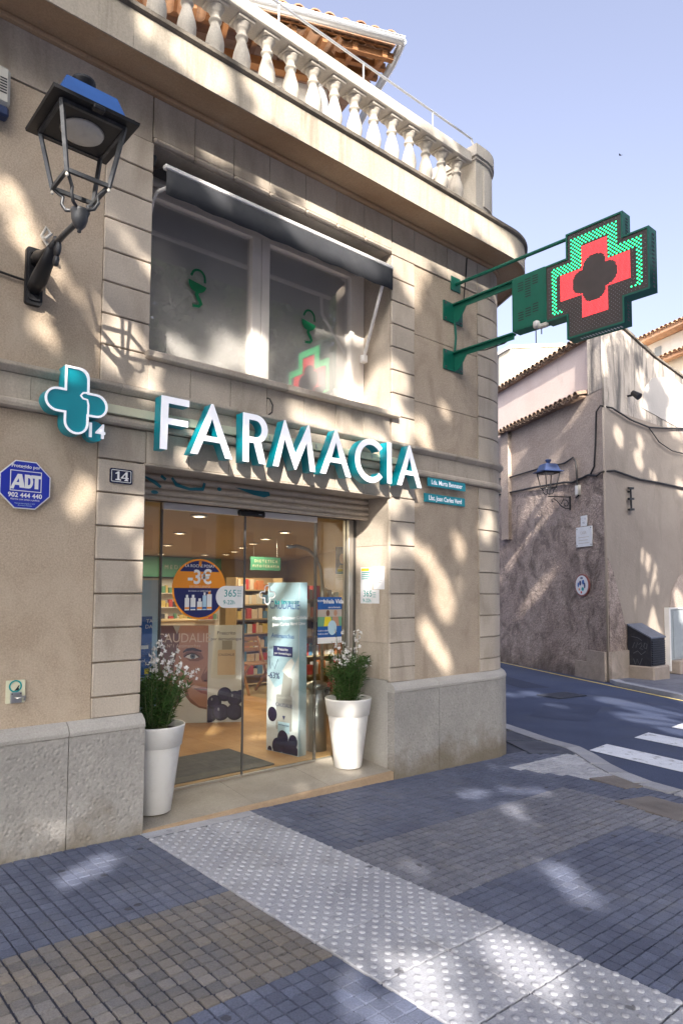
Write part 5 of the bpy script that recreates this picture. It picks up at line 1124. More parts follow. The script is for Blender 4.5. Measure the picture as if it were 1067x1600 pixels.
# --- planters with white flowering plants
def planter(x, y, z, label, plabel, seed, lean):
    rg = random.Random(seed)
    t = thing('planter', label, 'planter', (x, y, z))
    MB().lathe([(.120, .0), (.126, .005), (.186, .47), (.186, .475)], (x, y, z), 40, cap=True).build('pot', 'pot', t, smooth=True)
    MB().lathe([(.190, .474), (.196, .476), (.216, .612), (.218, .622), (.214, .628), (.206, .622), (.198, .56), (.190, .55)], (x, y, z), 40, cap=False).build('rim', 'pot', t, smooth=True)
    MB().lathe([(.200, .575), (.15, .585), (.08, .588), (.002, .592)], (x, y, z), 24, cap=False).build('soil', 'soil', t)
    p = thing('flowering_plant', plabel, 'plant', (x, y, z+.585), 'white flowering plants in the planters')
    st = MB(); lf = MB(); fl = MB(); zs = z+.582
    def leaf(o, d, ln, w, upn):
        d = d.normalized(); s_ = d.cross(upn).normalized(); n_ = s_.cross(d)
        a = o; b = o+d*ln*.45+s_*w/2+n_*ln*.06; c = o+d*ln-n_*ln*.10; e = o+d*ln*.45-s_*w/2+n_*ln*.06; mid = o+d*ln*.48-n_*ln*.02
        lf.add([a, b, c, e, mid], [(0, 1, 4), (1, 2, 4), (2, 3, 4), (3, 0, 4)])
    def flower(o, sc):
        q0 = Vector((rg.uniform(-1, 1), rg.uniform(-1.2, .2), rg.uniform(-.3, .8))).normalized(); s_ = q0.orthogonal().normalized(); u_ = q0.cross(s_)
        for k in range(4):
            an = k*1.25+rg.uniform(-.2, .2); d = s_*math.cos(an)+u_*math.sin(an)+q0*.35; w_ = q0.cross(d).normalized()*sc*.45
            fl.add([o, o+d*sc*.6+w_, o+d*sc*1.15, o+d*sc*.6-w_], [(0, 1, 2, 3)])
    for i in range(64):
        an = rg.uniform(0, 6.283); r0 = rg.uniform(.0, .12); o = Vector((x+r0*math.cos(an), y+r0*math.sin(an), zs))
        tall = i < 14
        hh = rg.uniform(.42, .68) if tall else rg.uniform(.22, .44)
        ou = rg.uniform(.05, .19) if not tall else rg.uniform(.02, .16)
        e = o+Vector((math.cos(an)*ou+lean*hh*.16, math.sin(an)*ou*.8, hh)); m_ = o.lerp(e, .5)+Vector((rg.uniform(-.02, .02), rg.uniform(-.02, .02), .02))
        pts = [o, o.lerp(m_, .5), m_, m_.lerp(e, .55), e]; st.tube(pts, [.0035, .003, .003, .002, .0012], 4)
        lim = .50 if tall else 1.0
        for k in range(30 if not tall else 18):
            tt = rg.uniform(.05, lim); pnt = (o.lerp(m_, tt*2) if tt < .5 else m_.lerp(e, tt*2-1)); a2 = rg.uniform(0, 6.283)
            leaf(pnt, Vector((math.cos(a2), math.sin(a2), rg.uniform(.1, 1.1))), rg.uniform(.05, .095), rg.uniform(.012, .019), Vector((0, 0, 1)))
        if tall:
            for k in range(rg.randint(6, 10)):
                tt = rg.uniform(.35, 1.0); flower(m_.lerp(e, tt)+Vector((rg.uniform(-.02, .02), rg.uniform(-.02, .02), rg.uniform(-.01, .01))), rg.uniform(.012, .020))
    for k in range(3):
        an = rg.uniform(-1, 1); o = Vector((x, y, zs+.25)); e = o+Vector((.24+.08*k, -.05+.04*k, .06+.05*k)); m_ = o.lerp(e, .5)+Vector((0, 0, .05)); st.tube([o, m_, e], [.002, .0015, .001], 4)
        for q in range(6): flower(m_.lerp(e, rg.uniform(.4, 1.05))+Vector((rg.uniform(-.015, .015), 0, rg.uniform(-.015, .015))), .014)
    st.build('stems', 'plant_stem', p, kind='stuff'); lf.build('foliage', 'plant_leaf', p, kind='stuff'); fl.build('blossom', 'flower', p, kind='stuff')
planter(2.335, .235, .077, 'tall white planter beside the house number pilaster', 'white flowering bush in the planter beside the house number pilaster', 3, .5)
planter(4.262, .255, .079, 'tall white planter beside the taped notices', 'white flowering bush in the planter beside the taped notices', 11, .25)

# ================================================================== the house across the road
FA = Vector((14.6, 3.1)); FU = Vector((.459, .888)).normalized(); FN = Vector((-FU.y, FU.x)); FV = Vector((1, -.03)).normalized(); FM = Vector((FV.y, -FV.x))
H = thing('old_house', 'weathered plaster corner house with tiled eaves across the road', 'house', (14.6, 3.1, -.35))
def FL(s, o=0, z=0): p = FA+FU*s+FN*o; return (p.x, p.y, z)
def FR(t, o=0, z=0): p = FA+FV*t+FM*o; return (p.x, p.y, z)
def LPl(o=0): return PV(FL(0, o), (FU.x, FU.y, 0), (FN.x, FN.y, 0))        # local x along the wall (away from the corner)
MLP = lambda o=0: Matrix(((-FU.x, 0, FN.x, FL(0, o)[0]), (-FU.y, 0, FN.y, FL(0, o)[1]), (0, 1, 0, 0), (0, 0, 0, 1)))   # readable from the street: local x = -s
def RPl(o=0): return PV(FR(0, o), (FV.x, FV.y, 0), (FM.x, FM.y, 0))
def lw(nm, loop, mat, o=0, th=.08, par=H): return shape(nm, [loop], th, LPl(o) @ Matrix.Translation((0, 0, -th)), mat, par)
def rw(nm, loop, mat, o=0, th=.05, par=H): return shape(nm, [loop], th, RPl(o) @ Matrix.Translation((0, 0, -th)), mat, par)
lw('wall', rect(.06, -1.2, 16, 4.45), 'far_left'); lw('wall', rect(.06, 4.452, 16, 6.36), 'far_mid', -.01); lw('upper_wall', rect(.62, 6.362, 16, 7.80), 'far_pink', -.16); lw('corner_pier', [(.06, 6.362), (.618, 6.362), (.618, 7.86), (.35, 7.93), (.06, 7.96)], 'far_stained')
lw('buttress', rect(4.42, 3.2, 4.85, 6.35), 'far_mid', .10, .12)
rw('wall', rect(.0, -1.2, 12, 5.9), 'far_right'); rw('upper_wall', [(.02, 5.902), (12, 5.902), (12, 6.9), (4.1, 7.40), (2.4, 7.62), (.92, 7.95), (.5, 7.97), (.0, 7.96)], 'far_stained')
rw('plaster_patch', [(1.75, 6.2), (4.2, 5.95), (4.6, 7.1), (3.4, 7.32), (2.3, 7.05), (1.9, 6.7)], 'far_patch', .015, .012)
rw('rough_stone', [(.03, .36), (.98, .36), (.86, .70), (.62, 1.2), (.42, 1.75), (.22, 2.2), (.03, 2.45)], 'far_left', .02, .018)
rw('plaster_scar', [(2.95, 1.30), (5.2, 1.30), (5.2, 2.2), (4.3, 2.35), (3.5, 2.1), (3.1, 1.75)], 'far_mid', .012, .01)
for t0, t1, z0, z1 in ((0, 2.4, 7.93, 8.0),): pass
cap = [(-.02, 7.965), (.5, 7.975), (.95, 7.955), (2.4, 7.625), (4.1, 7.405), (8, 7.15)]
for (a, za), (b, zb_) in zip(cap[:-1], cap[1:]):
    n_ = max(1, round((b-a)/.5))
    for k in range(n_):
        t0 = a+(b-a)*k/n_; t1 = a+(b-a)*(k+1)/n_; y0 = za+(zb_-za)*k/n_; y1 = za+(zb_-za)*(k+1)/n_; j = random.uniform(-.015, .02)
        rw('coping_stone', [(t0+.004, y0+.003), (t1-.004, y1+.003), (t1-.004, y1+.055+j), (t0+.004, y0+.055+j)], 'ledge', .05, .12)
lw('plinth_block', rect(.05, -.7, .745, .34), 'far_block', .07, .08); lw('plinth_block', rect(.755, -.7, 1.24, .06), 'far_block', .05, .06); rw('plinth_block', rect(.0, -.7, 1.0, .36), 'far_block', .08, .09)
# barrel tiles along the ledge and the upper eave: each tile a short half pipe
def tile_mesh(r, ln, th=.014, n=8):
    m = MB(); vs = []; fs = []
    for y in (0, ln):
        for rr in (r, r-th):
            for k in range(n+1):
                a = math.pi*k/n; vs.append((rr*math.cos(a), y, rr*math.sin(a)))
    q = n+1
    for k in range(n): fs += [(k, k+1, 2*q+k+1, 2*q+k), (q+k, q+k+1, 3*q+k+1, 3*q+k), (k, k+1, q+k+1, q+k), (2*q+k, 2*q+k+1, 3*q+k+1, 3*q+k)]
    m.add(vs, fs); return m.mesh('roof_tile')
tl = tile_mesh(.10, .42); tl.materials.append(MT['old_tile']); tl2 = tile_mesh(.10, .42); tl2.materials.append(MT['roof_tile'])
def tiles(parent, p0, d, nrm_, n, sp, z, tilt, mesh, dzs=0):
    nrm_ = Vector((nrm_[0], nrm_[1], 0)).normalized(); d = Vector((d[0], d[1], 0)).normalized()
    for k in range(n):
        o = Vector((p0[0], p0[1], z))+d*(sp*k+random.uniform(-.012, .012))+Vector((0, 0, random.uniform(-.012, .012)+dzs*k))
        yax = (-nrm_*math.cos(tilt)+Vector((0, 0, math.sin(tilt)))).normalized(); xax = d; zax = xax.cross(yax)
        if zax.z < 0: xax = -d; zax = xax.cross(yax)
        mw = Matrix(((xax.x, yax.x, zax.x, o.x), (xax.y, yax.y, zax.y, o.y), (xax.z, yax.z, zax.z, o.z), (0, 0, 0, 1)))
        put('roof_tile', mesh, None, parent, mw=mw)
        if True:                                    # the channel tile between two barrels, hollow side up
            f = Matrix(((-xax.x, yax.x, -zax.x, o.x+d.x*sp/2), (-xax.y, yax.y, -zax.y, o.y+d.y*sp/2), (-xax.z, yax.z, -zax.z, o.z-.0+d.z*sp/2+.035), (0, 0, 0, 1)))
            put('roof_tile', mesh, None, parent, mw=f)
lg = lw('tile_ledge', rect(.72, 6.33, 4.9, 6.37), 'old_tile', .16, .30)
tiles(H, FL(.78, .24)[:2], FU, FN, 20, .21, 6.36, R(12), tl)
tiles(H, FL(.66, .02)[:2], FU, FN, 30, .22, 7.80, R(16), tl)
lw('roof_bed', rect(.63, 7.78, 14, 7.815), 'old_tile', -.10, .9)
# small things on the left face
pq = put('stone_plaque', curve_mesh([rect(-1.14, 2.76, -.50, 3.235)], .02, MLP(.012)), 'tile_white', label='white marble plaque with engraved lines on the old wall', cat='plaque')
for k in range(3): shape('engraved_line', [rect(-1.04, 2.84+.07*k, -.62-.05*(k % 2), 2.852+.07*k)], .001, MLP(.0325), 'pack6', pq)
text('engraved_line', 'CASA', .10, MLP(.0325) @ Matrix.Translation((-.84, 3.09, 0)), 'pack6', pq)
for a in (-1.10, -.54):
    for b in (2.80, 3.195): shape('screw', [circ(a, b, .015, 8)], .004, MLP(.0325), 'alu_dark', pq)
p2 = put('small_plaque', curve_mesh([rect(-.95, 3.25, -.70, 3.50)], .015, MLP(.012)), 'tile_white', label='small white number plaque above the marble plaque', cat='plaque')
text('lettering', 'C. 14', .08, MLP(.028) @ Matrix.Translation((-.83, 3.42, 0)), 'ink_grey', p2); text('lettering', '1882', .06, MLP(.028) @ Matrix.Translation((-.83, 3.33, 0)), 'ink_grey', p2)
rd = put('ceramic_sign', curve_mesh([circ(-.92, 1.85, .29, 32, ry=.265)], .03, MLP(.012)), 'brick_red', label='round ceramic sign with blue painted marks on the old wall', cat='sign')
shape('white_glaze', [circ(-.92, 1.85, .255, 32, ry=.232)], .003, MLP(.0425), 'tile_white', rd)
for (a, b, r1, r2, mt) in ((-.98, 1.90, .045, .06, 'ink_navy'), (-.86, 1.92, .05, .06, 'ink_blue'), (-.80, 1.84, .03, .07, 'ink_navy'), (-1.06, 1.86, .03, .06, 'ink_blue'), (-.88, 1.76, .05, .045, 'ink_teal'), (-1.02, 1.75, .03, .03, 'pack1'), (-.94, 1.68, .03, .03, 'ink_red'), (-.92, 2.02, .06, .02, 'ink_navy')): shape('painted_mark', [circ(a, b, r1, 12, ry=r2)], .001, MLP(.046), mt, rd)
jb = put('junction_box', curve_mesh([rect(-1.10, 4.02, -.96, 4.26)], .07, MLP(.0)), 'grey_plastic', label='small grey junction box under the cables on the old wall', cat='junction box')
shape('box_cover', [rect(-1.08, 4.04, -.98, 4.24)], .004, MLP(.0705), 'alu_white', jb)
# cables
def cable(nm, pts, r, label): return put(nm, MB().tube(pts, r, 6).mesh(nm, True), 'cable', label=label, cat='cable')
cable('facade_cable', [FL(9, .03, 4.80), FL(5.2, .03, 4.59), FL(3, .05, 4.50), FL(1.6, .04, 4.42), FL(1.25, .04, 4.36), FL(.6, .04, 4.44), FL(.25, .05, 4.36), FL(.02, .07, 4.42), FR(.3, .05, 4.47), FR(1.5, .04, 4.40), FR(2.4, .04, 4.42), FR(4, .04, 4.42), FR(8, .04, 4.45)], .026, 'thick black cable running along both faces of the old house')
cable('branch_cable', [FL(6, .03, 5.15), FL(4.5, .04, 5.0), FL(3, .03, 4.98), FL(1.6, .03, 4.90), FL(1.2, .04, 4.97), FL(1.08, .05, 4.85), FL(1.05, .05, 4.6), FL(1.02, .05, 4.3), FL(.98, .05, 4.0), FL(1.08, .06, 3.96)], .022, 'thin cable looping down to the junction box')
cable('riser_cable', [FL(.5, .04, 4.44), FL(.35, .04, 4.6), FL(.28, .04, 5.2), FL(.22, .05, 5.85), FL(.05, .06, 5.95), FR(.25, .06, 5.92), FR(1.1, .06, 5.78), FR(2.0, .06, 5.74), FR(3.0, .05, 5.88), FR(4.2, .05, 6.06), FR(8, .05, 6.2)], .022, 'black riser cable climbing the house corner and crossing the right face')
cable('sagging_cable', [FR(2.0, .05, 5.74), FR(2.5, .06, 5.45), FR(3.2, .06, 5.32), FR(4.2, .06, 5.34), FR(6, .05, 5.6)], .014, 'thin sagging cable hanging below the riser cable')
# second lantern: same lantern head as the first, on a scrolled bracket
L2 = thing('street_lantern', 'blue hooded wall lantern on a scrolled iron bracket on the old house', 'street lantern', FL(1.4, 0, 3.75), 'street lanterns')
hp = Vector(FL(1.40, .60, 4.06)); T2 = Matrix.Translation(hp) @ Matrix.Rotation(math.atan2(FU.y, FU.x), 4, 'Z') @ Matrix.Scale(1.12, 4) @ Matrix.Translation((-LX, -LYc, -3.80))
navy = {}
for c in list(LN.children):
    nm = c.name.split('.')[0]
    if nm in ('claw', 'strut', 'finial', 'frame_bar', 'hood_rim', 'hood_liner', 'hood', 'hood_top', 'chimney_cap', 'lens'):
        me = c.data
        if nm in ('hood', 'hood_top', 'chimney_cap', 'hood_rim', 'claw', 'strut', 'frame_bar'):
            me = c.data.copy(); me.materials.clear(); me.materials.append(MT['lantern_navy'] if nm in ('hood', 'hood_top', 'chimney_cap', 'hood_rim') else MT['lantern_black'])
        put(nm, me, None, L2, mw=T2 @ c.matrix_basis)
def FS_(o, z): return FL(1.40, o, z)
MB().bar(FS_(.0, 4.02), FS_(.62, 4.02), .025, .025).build('arm', 'lantern_black', L2); MB().bar(FS_(.015, 3.70), FS_(.015, 4.04), .04, .02).build('wall_plate', 'lantern_black', L2)
MB().tube([FS_(.02+.17+.0, 3.98)]+[FS_(.14+(.12-.016*k*.55)*math.cos(k*.62), 3.85+(.12-.016*k*.55)*math.sin(k*.62)) for k in range(13)], .011, 6).build('scroll', 'lantern_black', L2); MB().tube([FS_(.03, 3.74), FS_(.14, 3.73), FS_(.27, 3.80), (FS_(.38, 3.92)), FS_(.46, 3.965), FS_(.52, 3.94), FS_(.50, 3.89), FS_(.46, 3.91)], .011, 6).build('scroll', 'lantern_black', L2)
# right face: bracket, spotlight, utility box, meter cabinet
hb = thing('wall_bracket', 'black iron bracket with three knobs on the plain right wall', 'bracket', FR(1.0, 0, 3.6))
MB().tube([FR(1.02, .06, 4.14), FR(1.0, .08, 3.60)], .022, 6).build('stem', 'lantern_black', hb)
for z in (4.12, 3.87, 3.62): MB().bar(FR(.90, .07, z), FR(1.12, .07, z+.02), .05, .05).build('knob', 'lantern_black', hb)
MB().bar(FR(1.0, -.01, 4.05), FR(1.0, .08, 4.05), .03, .03).build('fixing', 'lantern_black', hb)
sl = thing('spotlight', 'small dark spotlight fixed high on the stained right wall', 'spotlight', FR(1.08, 0, 6.3))
MB().bar(FR(1.08, -.01, 6.36), FR(1.08, .15, 6.36), .04, .04).build('stem', 'lantern_black', sl); MB().tube([FR(1.08, .13, 6.42), FR(1.05, .30, 6.28)], [.06, .085], 12).build('lamp_head', 'lantern_black', sl)
gb = gz(15.6)+FPZ
ub = thing('utility_box', 'black graffiti scratched utility box with a slanted lid on a stone block', 'utility box', (15.75, 2.75, gb))
MB().box(15.33, 16.14, 2.42, 3.045, gb-.05, gb+.30, .03).build('stone_base', 'far_block', ub)
bm_ = MB(); bx0, bx1, by0, by1, z0_, zf, zb2 = 15.36, 16.06, 2.50, 3.03, gb+.30, .66, .93
bm_.add([(bx0, by0, z0_), (bx1, by0, z0_), (bx1, by1, z0_), (bx0, by1, z0_), (bx0, by0, zf), (bx1, by0, zf), (bx1, by1, zb2), (bx0, by1, zb2)], [(0, 1, 2, 3), (4, 5, 6, 7), (0, 1, 5, 4), (1, 2, 6, 5), (2, 3, 7, 6), (3, 0, 4, 7)]); bm_.build('case', 'box_black', ub)
bm_ = MB(); e_ = .025; bm_.add([(bx0-e_, by0-e_, zf-.01), (bx1+e_, by0-e_, zf-.01), (bx1+e_, by1, zb2+.003), (bx0-e_, by1, zb2+.003), (bx0-e_, by0-e_, zf+.02), (bx1+e_, by0-e_, zf+.02), (bx1+e_, by1, zb2+.033), (bx0-e_, by1, zb2+.033)], [(0, 1, 2, 3), (4, 5, 6, 7), (0, 1, 5, 4), (1, 2, 6, 5), (2, 3, 7, 6), (3, 0, 4, 7)]); bm_.build('lid', 'box_lid', ub)
for k in range(11): MB().bar((bx0+.03, by0-.014, z0_+.05+.05*k), (bx1-.03, by0-.014, z0_+.05+.05*k), .03, .028).build('louvre', 'box_black', ub)
SG = PV((bx0-.002, 3.0, 0), (0, -1, 0), (-1, 0, 0))
for pts in ([(.08, .42), (.13, .55), (.16, .42), (.20, .55)], [(.22, .50), (.28, .55), (.30, .48), (.24, .42), (.32, .40)], [(.34, .45), (.36, .55), (.42, .52), (.40, .42), (.35, .44)], [(.10, .30), (.20, .36), (.28, .28), (.38, .36)], [(.10, .18), (.14, .05), (.18, .18), (.24, .05), (.30, .2)], [(.06, .68), (.2, .66), (.3, .60)]):
    shape('scratched_tag', [stroke(pts, .012)], .001, SG, 'scratch', ub)
mc = thing('meter_cabinet', 'grey metal meter cabinet in a pale frame on the right wall', 'cabinet', (18.3, 3.0, gb))
MB().box(17.32, 19.8, 2.93, 3.02, gb+.28, 1.27).build('cabinet_body', 'cabinet_grey', mc); MB().box(17.28, 17.36, 2.90, 3.025, gb+.02, 1.31).build('frame_post', 'alu_white', mc); MB().box(17.361, 19.8, 2.90, 3.025, 1.271, 1.31).build('frame_head', 'alu_white', mc)
MB().box(17.55, 18.25, 2.915, 2.929, gb+.32, 1.22, .004).build('cabinet_door', 'cabinet_grey', mc); MB().box(18.27, 18.97, 2.915, 2.929, gb+.32, 1.22, .004).build('cabinet_door', 'cabinet_grey', mc); MB().box(17.37, 19.8, 2.70, 2.98, gb-.05, gb+.279, .02).build('stone_base', 'far_block', mc)
# distant houses
d1 = thing('white_house', 'sunlit white house with a tiled eave beyond the old house', 'house', (28, 8, 0))
wa, wb_ = Vector((28.9, 9.66)), Vector((26.6, 3.95)); wd = (wb_-wa).normalized(); wn_ = Vector((wd.y, -wd.x));
if wn_.x > 0: wn_ = -wn_
WP = PV((wa.x, wa.y, 0), (wd.x, wd.y, 0), (wn_.x, wn_.y, 0))
shape('wall', [rect(.5, -1, 6.1, 12.25)], .3, WP @ Matrix.Translation((0, 0, -.6)), 'white_wall', d1); rb = shape('roof', [rect(0, 12.28, 6.2, 12.42)], .8, WP @ Matrix.Translation((0, 0, -.6)), 'roof_tile', d1)
shape('window', [rect(1.6, 11.55, 1.95, 12.0)], .02, WP @ Matrix.Translation((0, 0, -.301)), 'cabinet_grey', d1); shape('lower_wall', [rect(2.6, -1, 6.2, 11.0)], .3, WP @ Matrix.Translation((0, 0, -.15)), 'cream_wall', d1); shape('lower_eave', [rect(2.5, 11.0, 6.2, 11.12)], .6, WP @ Matrix.Translation((0, 0, -.15)), 'roof_tile', d1)
tiles(d1, (wa+wn_*.25)[:2], wd, wn_, 27, .23, 12.45, R(14), tl2)
tiles(d1, (wa+wd*2.5+wn_*.5)[:2], wd, wn_, 16, .23, 11.15, R(14), tl2)
d2 = thing('pale_block', 'pale sunlit building with a flat roof behind the pink wall', 'house', (25.5, 12.5, 0))
q = [(25.37, 13.67), (25.05, 12.83), (26.48, 11.23), (30, 9.5), (32, 14), (28, 16)]
m = MB(); n_ = len(q); m.add([(x, y, -1) for x, y in q]+[(x, y, 12.4) for x, y in q], [tuple(range(n_, 2*n_))]+[(i, (i+1) % n_, n_+(i+1) % n_, n_+i) for i in range(n_)]); m.build('wall', 'cream_wall', d2)
m = MB(); c_ = Vector((28, 13)); m.add([(c_.x+(x-c_.x)*1.03, c_.y+(y-c_.y)*1.03, z) for z in (12.41, 12.55) for x, y in q], [tuple(range(n_, 2*n_)), tuple(range(n_))]+[(i, (i+1) % n_, n_+(i+1) % n_, n_+i) for i in range(n_)]); m.build('roof_edge', 'white_wall', d2)

# ================================================================== the house on the roof terrace
UH = thing('terrace_house', 'white house with a tiled wooden eave standing on the roof terrace', 'house', (4.5, 3.5, 5.56))
UE = Vector((6.308, 1.609)); E1 = Vector((-.916, .40)).normalized(); E2 = Vector((-E1.y, E1.x));
if E2.y < 0: E2 = -E2
EZ = 9.03
def UP(a, b, z): p = UE+E1*a+E2*b; return (p.x, p.y, z)
def slab(nm, a0, a1, b0, b1, z00, z01, th, mat, par=UH):      # z00 at b0, z01 at b1
    m = MB(); v = [UP(a0, b0, z00), UP(a1, b0, z00), UP(a1, b1, z01), UP(a0, b1, z01)]; v += [(x, y, z+th) for x, y, z in v]
    return m.add(v, [(0, 1, 2, 3), (4, 5, 6, 7), (0, 1, 5, 4), (1, 2, 6, 5), (2, 3, 7, 6), (3, 0, 4, 7)]).build(nm, mat, par)
PIT_ = .30
slab('roof', .02, 9, .02, 4.2, EZ+.005, EZ+.005+4.2*PIT_, .06, 'roof_tile')
for k in range(7): slab('soffit_board', .06, 9, .05+.115*k, .05+.115*k+.108, EZ-.045+PIT_*(.05+.115*k), EZ-.045+PIT_*(.05+.115*k+.108), .018, 'eave_wood')
for k in range(20):
    a = .12+.42*k
    m = MB(); h_ = .10; v = [UP(a, .06, EZ-.16), UP(a+.07, .06, EZ-.16), UP(a+.07, .95, EZ-.16+.89*PIT_-.02), UP(a, .95, EZ-.16+.89*PIT_-.02)]; v += [(x, y, z+.11) for x, y, z in v]
    m.add(v, [(0, 1, 2, 3), (4, 5, 6, 7), (0, 1, 5, 4), (1, 2, 6, 5), (2, 3, 7, 6), (3, 0, 4, 7)]).build('rafter', 'eave_wood', UH)
slab('beam', .5, 9, .60, .72, EZ-.25, EZ-.25, .12, 'eave_wood')
slab('wall', .75, 9, .78, .98, 5.56, 5.56, 3.24, 'white_wall'); slab('side_wall', .75, .95, .981, 4.2, 5.56, 5.56, 3.3, 'white_wall')
tiles(UH, UP(.10, .0, 0)[:2], E1, -E2, 40, .21, EZ+.085, math.atan(PIT_), tl2)
tiles(UH, UP(.16, .06, 0)[:2], E1, -E2, 40, .21, EZ-.005, math.atan(PIT_), tl2)
m = MB(); vs = []; fs = []; n_ = 8                                # half-round gutter along the eave
for a in (-.06, 9.0):
    for k in range(n_+1):
        t = math.pi+math.pi*k/n_; vs.append(UP(a, -.07+.065*math.cos(t), EZ+.03+.065*math.sin(t)))
for k in range(n_): fs.append((k, k+1, n_+1+k+1, n_+1+k))
gt = m.add(vs, fs).build('gutter', 'zinc', UH); so = gt.modifiers.new('s', 'SOLIDIFY'); so.thickness = .006
MB().tube([UP(-.06, -.07-.066, EZ+.032), UP(9, -.07-.066, EZ+.032)], .009, 6).build('gutter_bead', 'zinc', gt)
MB().tube([UP(-.05, -.07, EZ+.02), UP(-.05, .3, EZ-.02), UP(-.05, 1.0, EZ+.05), UP(-.05, 3.0, EZ+.1)], .055, 10).build('side_gutter', 'zinc', UH)
for k in range(4): MB().bar(UP(.02, .12+.30*k, EZ-.10+.30*k*PIT_), UP(.75, .12+.30*k, EZ-.10+.30*k*PIT_), .07, .09).build('verge_rafter', 'eave_wood', UH)
MB().tube([UP(.95, .60, EZ-.25), UP(.85, .55, EZ-.6), UP(.74, .72, EZ-1.1), UP(.72, .74, 5.6)], .045, 8).build('downpipe', 'zinc', UH)
slab('chimney', 2.2, 2.95, 1.3, 1.9, 9.2, 9.2, 1.6, 'white_wall')
# a small bird in the sky
bd = put('bird', None, None, None, 'tiny dark bird gliding in the open sky', 'bird', mw=Matrix.Translation((28.2, 9.18, 20.9)))
m = MB(); m.add([(28.06, 9.2, 20.93), (28.2, 9.16, 20.89), (28.33, 9.14, 20.94), (28.2, 9.26, 20.9), (28.2, 9.2, 20.87)], [(0, 1, 3), (1, 2, 3), (0, 1, 4), (1, 2, 4), (0, 3, 4), (2, 3, 4)]); m.build('bird_body', 'ink_black', bd)

# ================================================================== plane trees of the square behind the camera
SD = np.array(SUN_D)
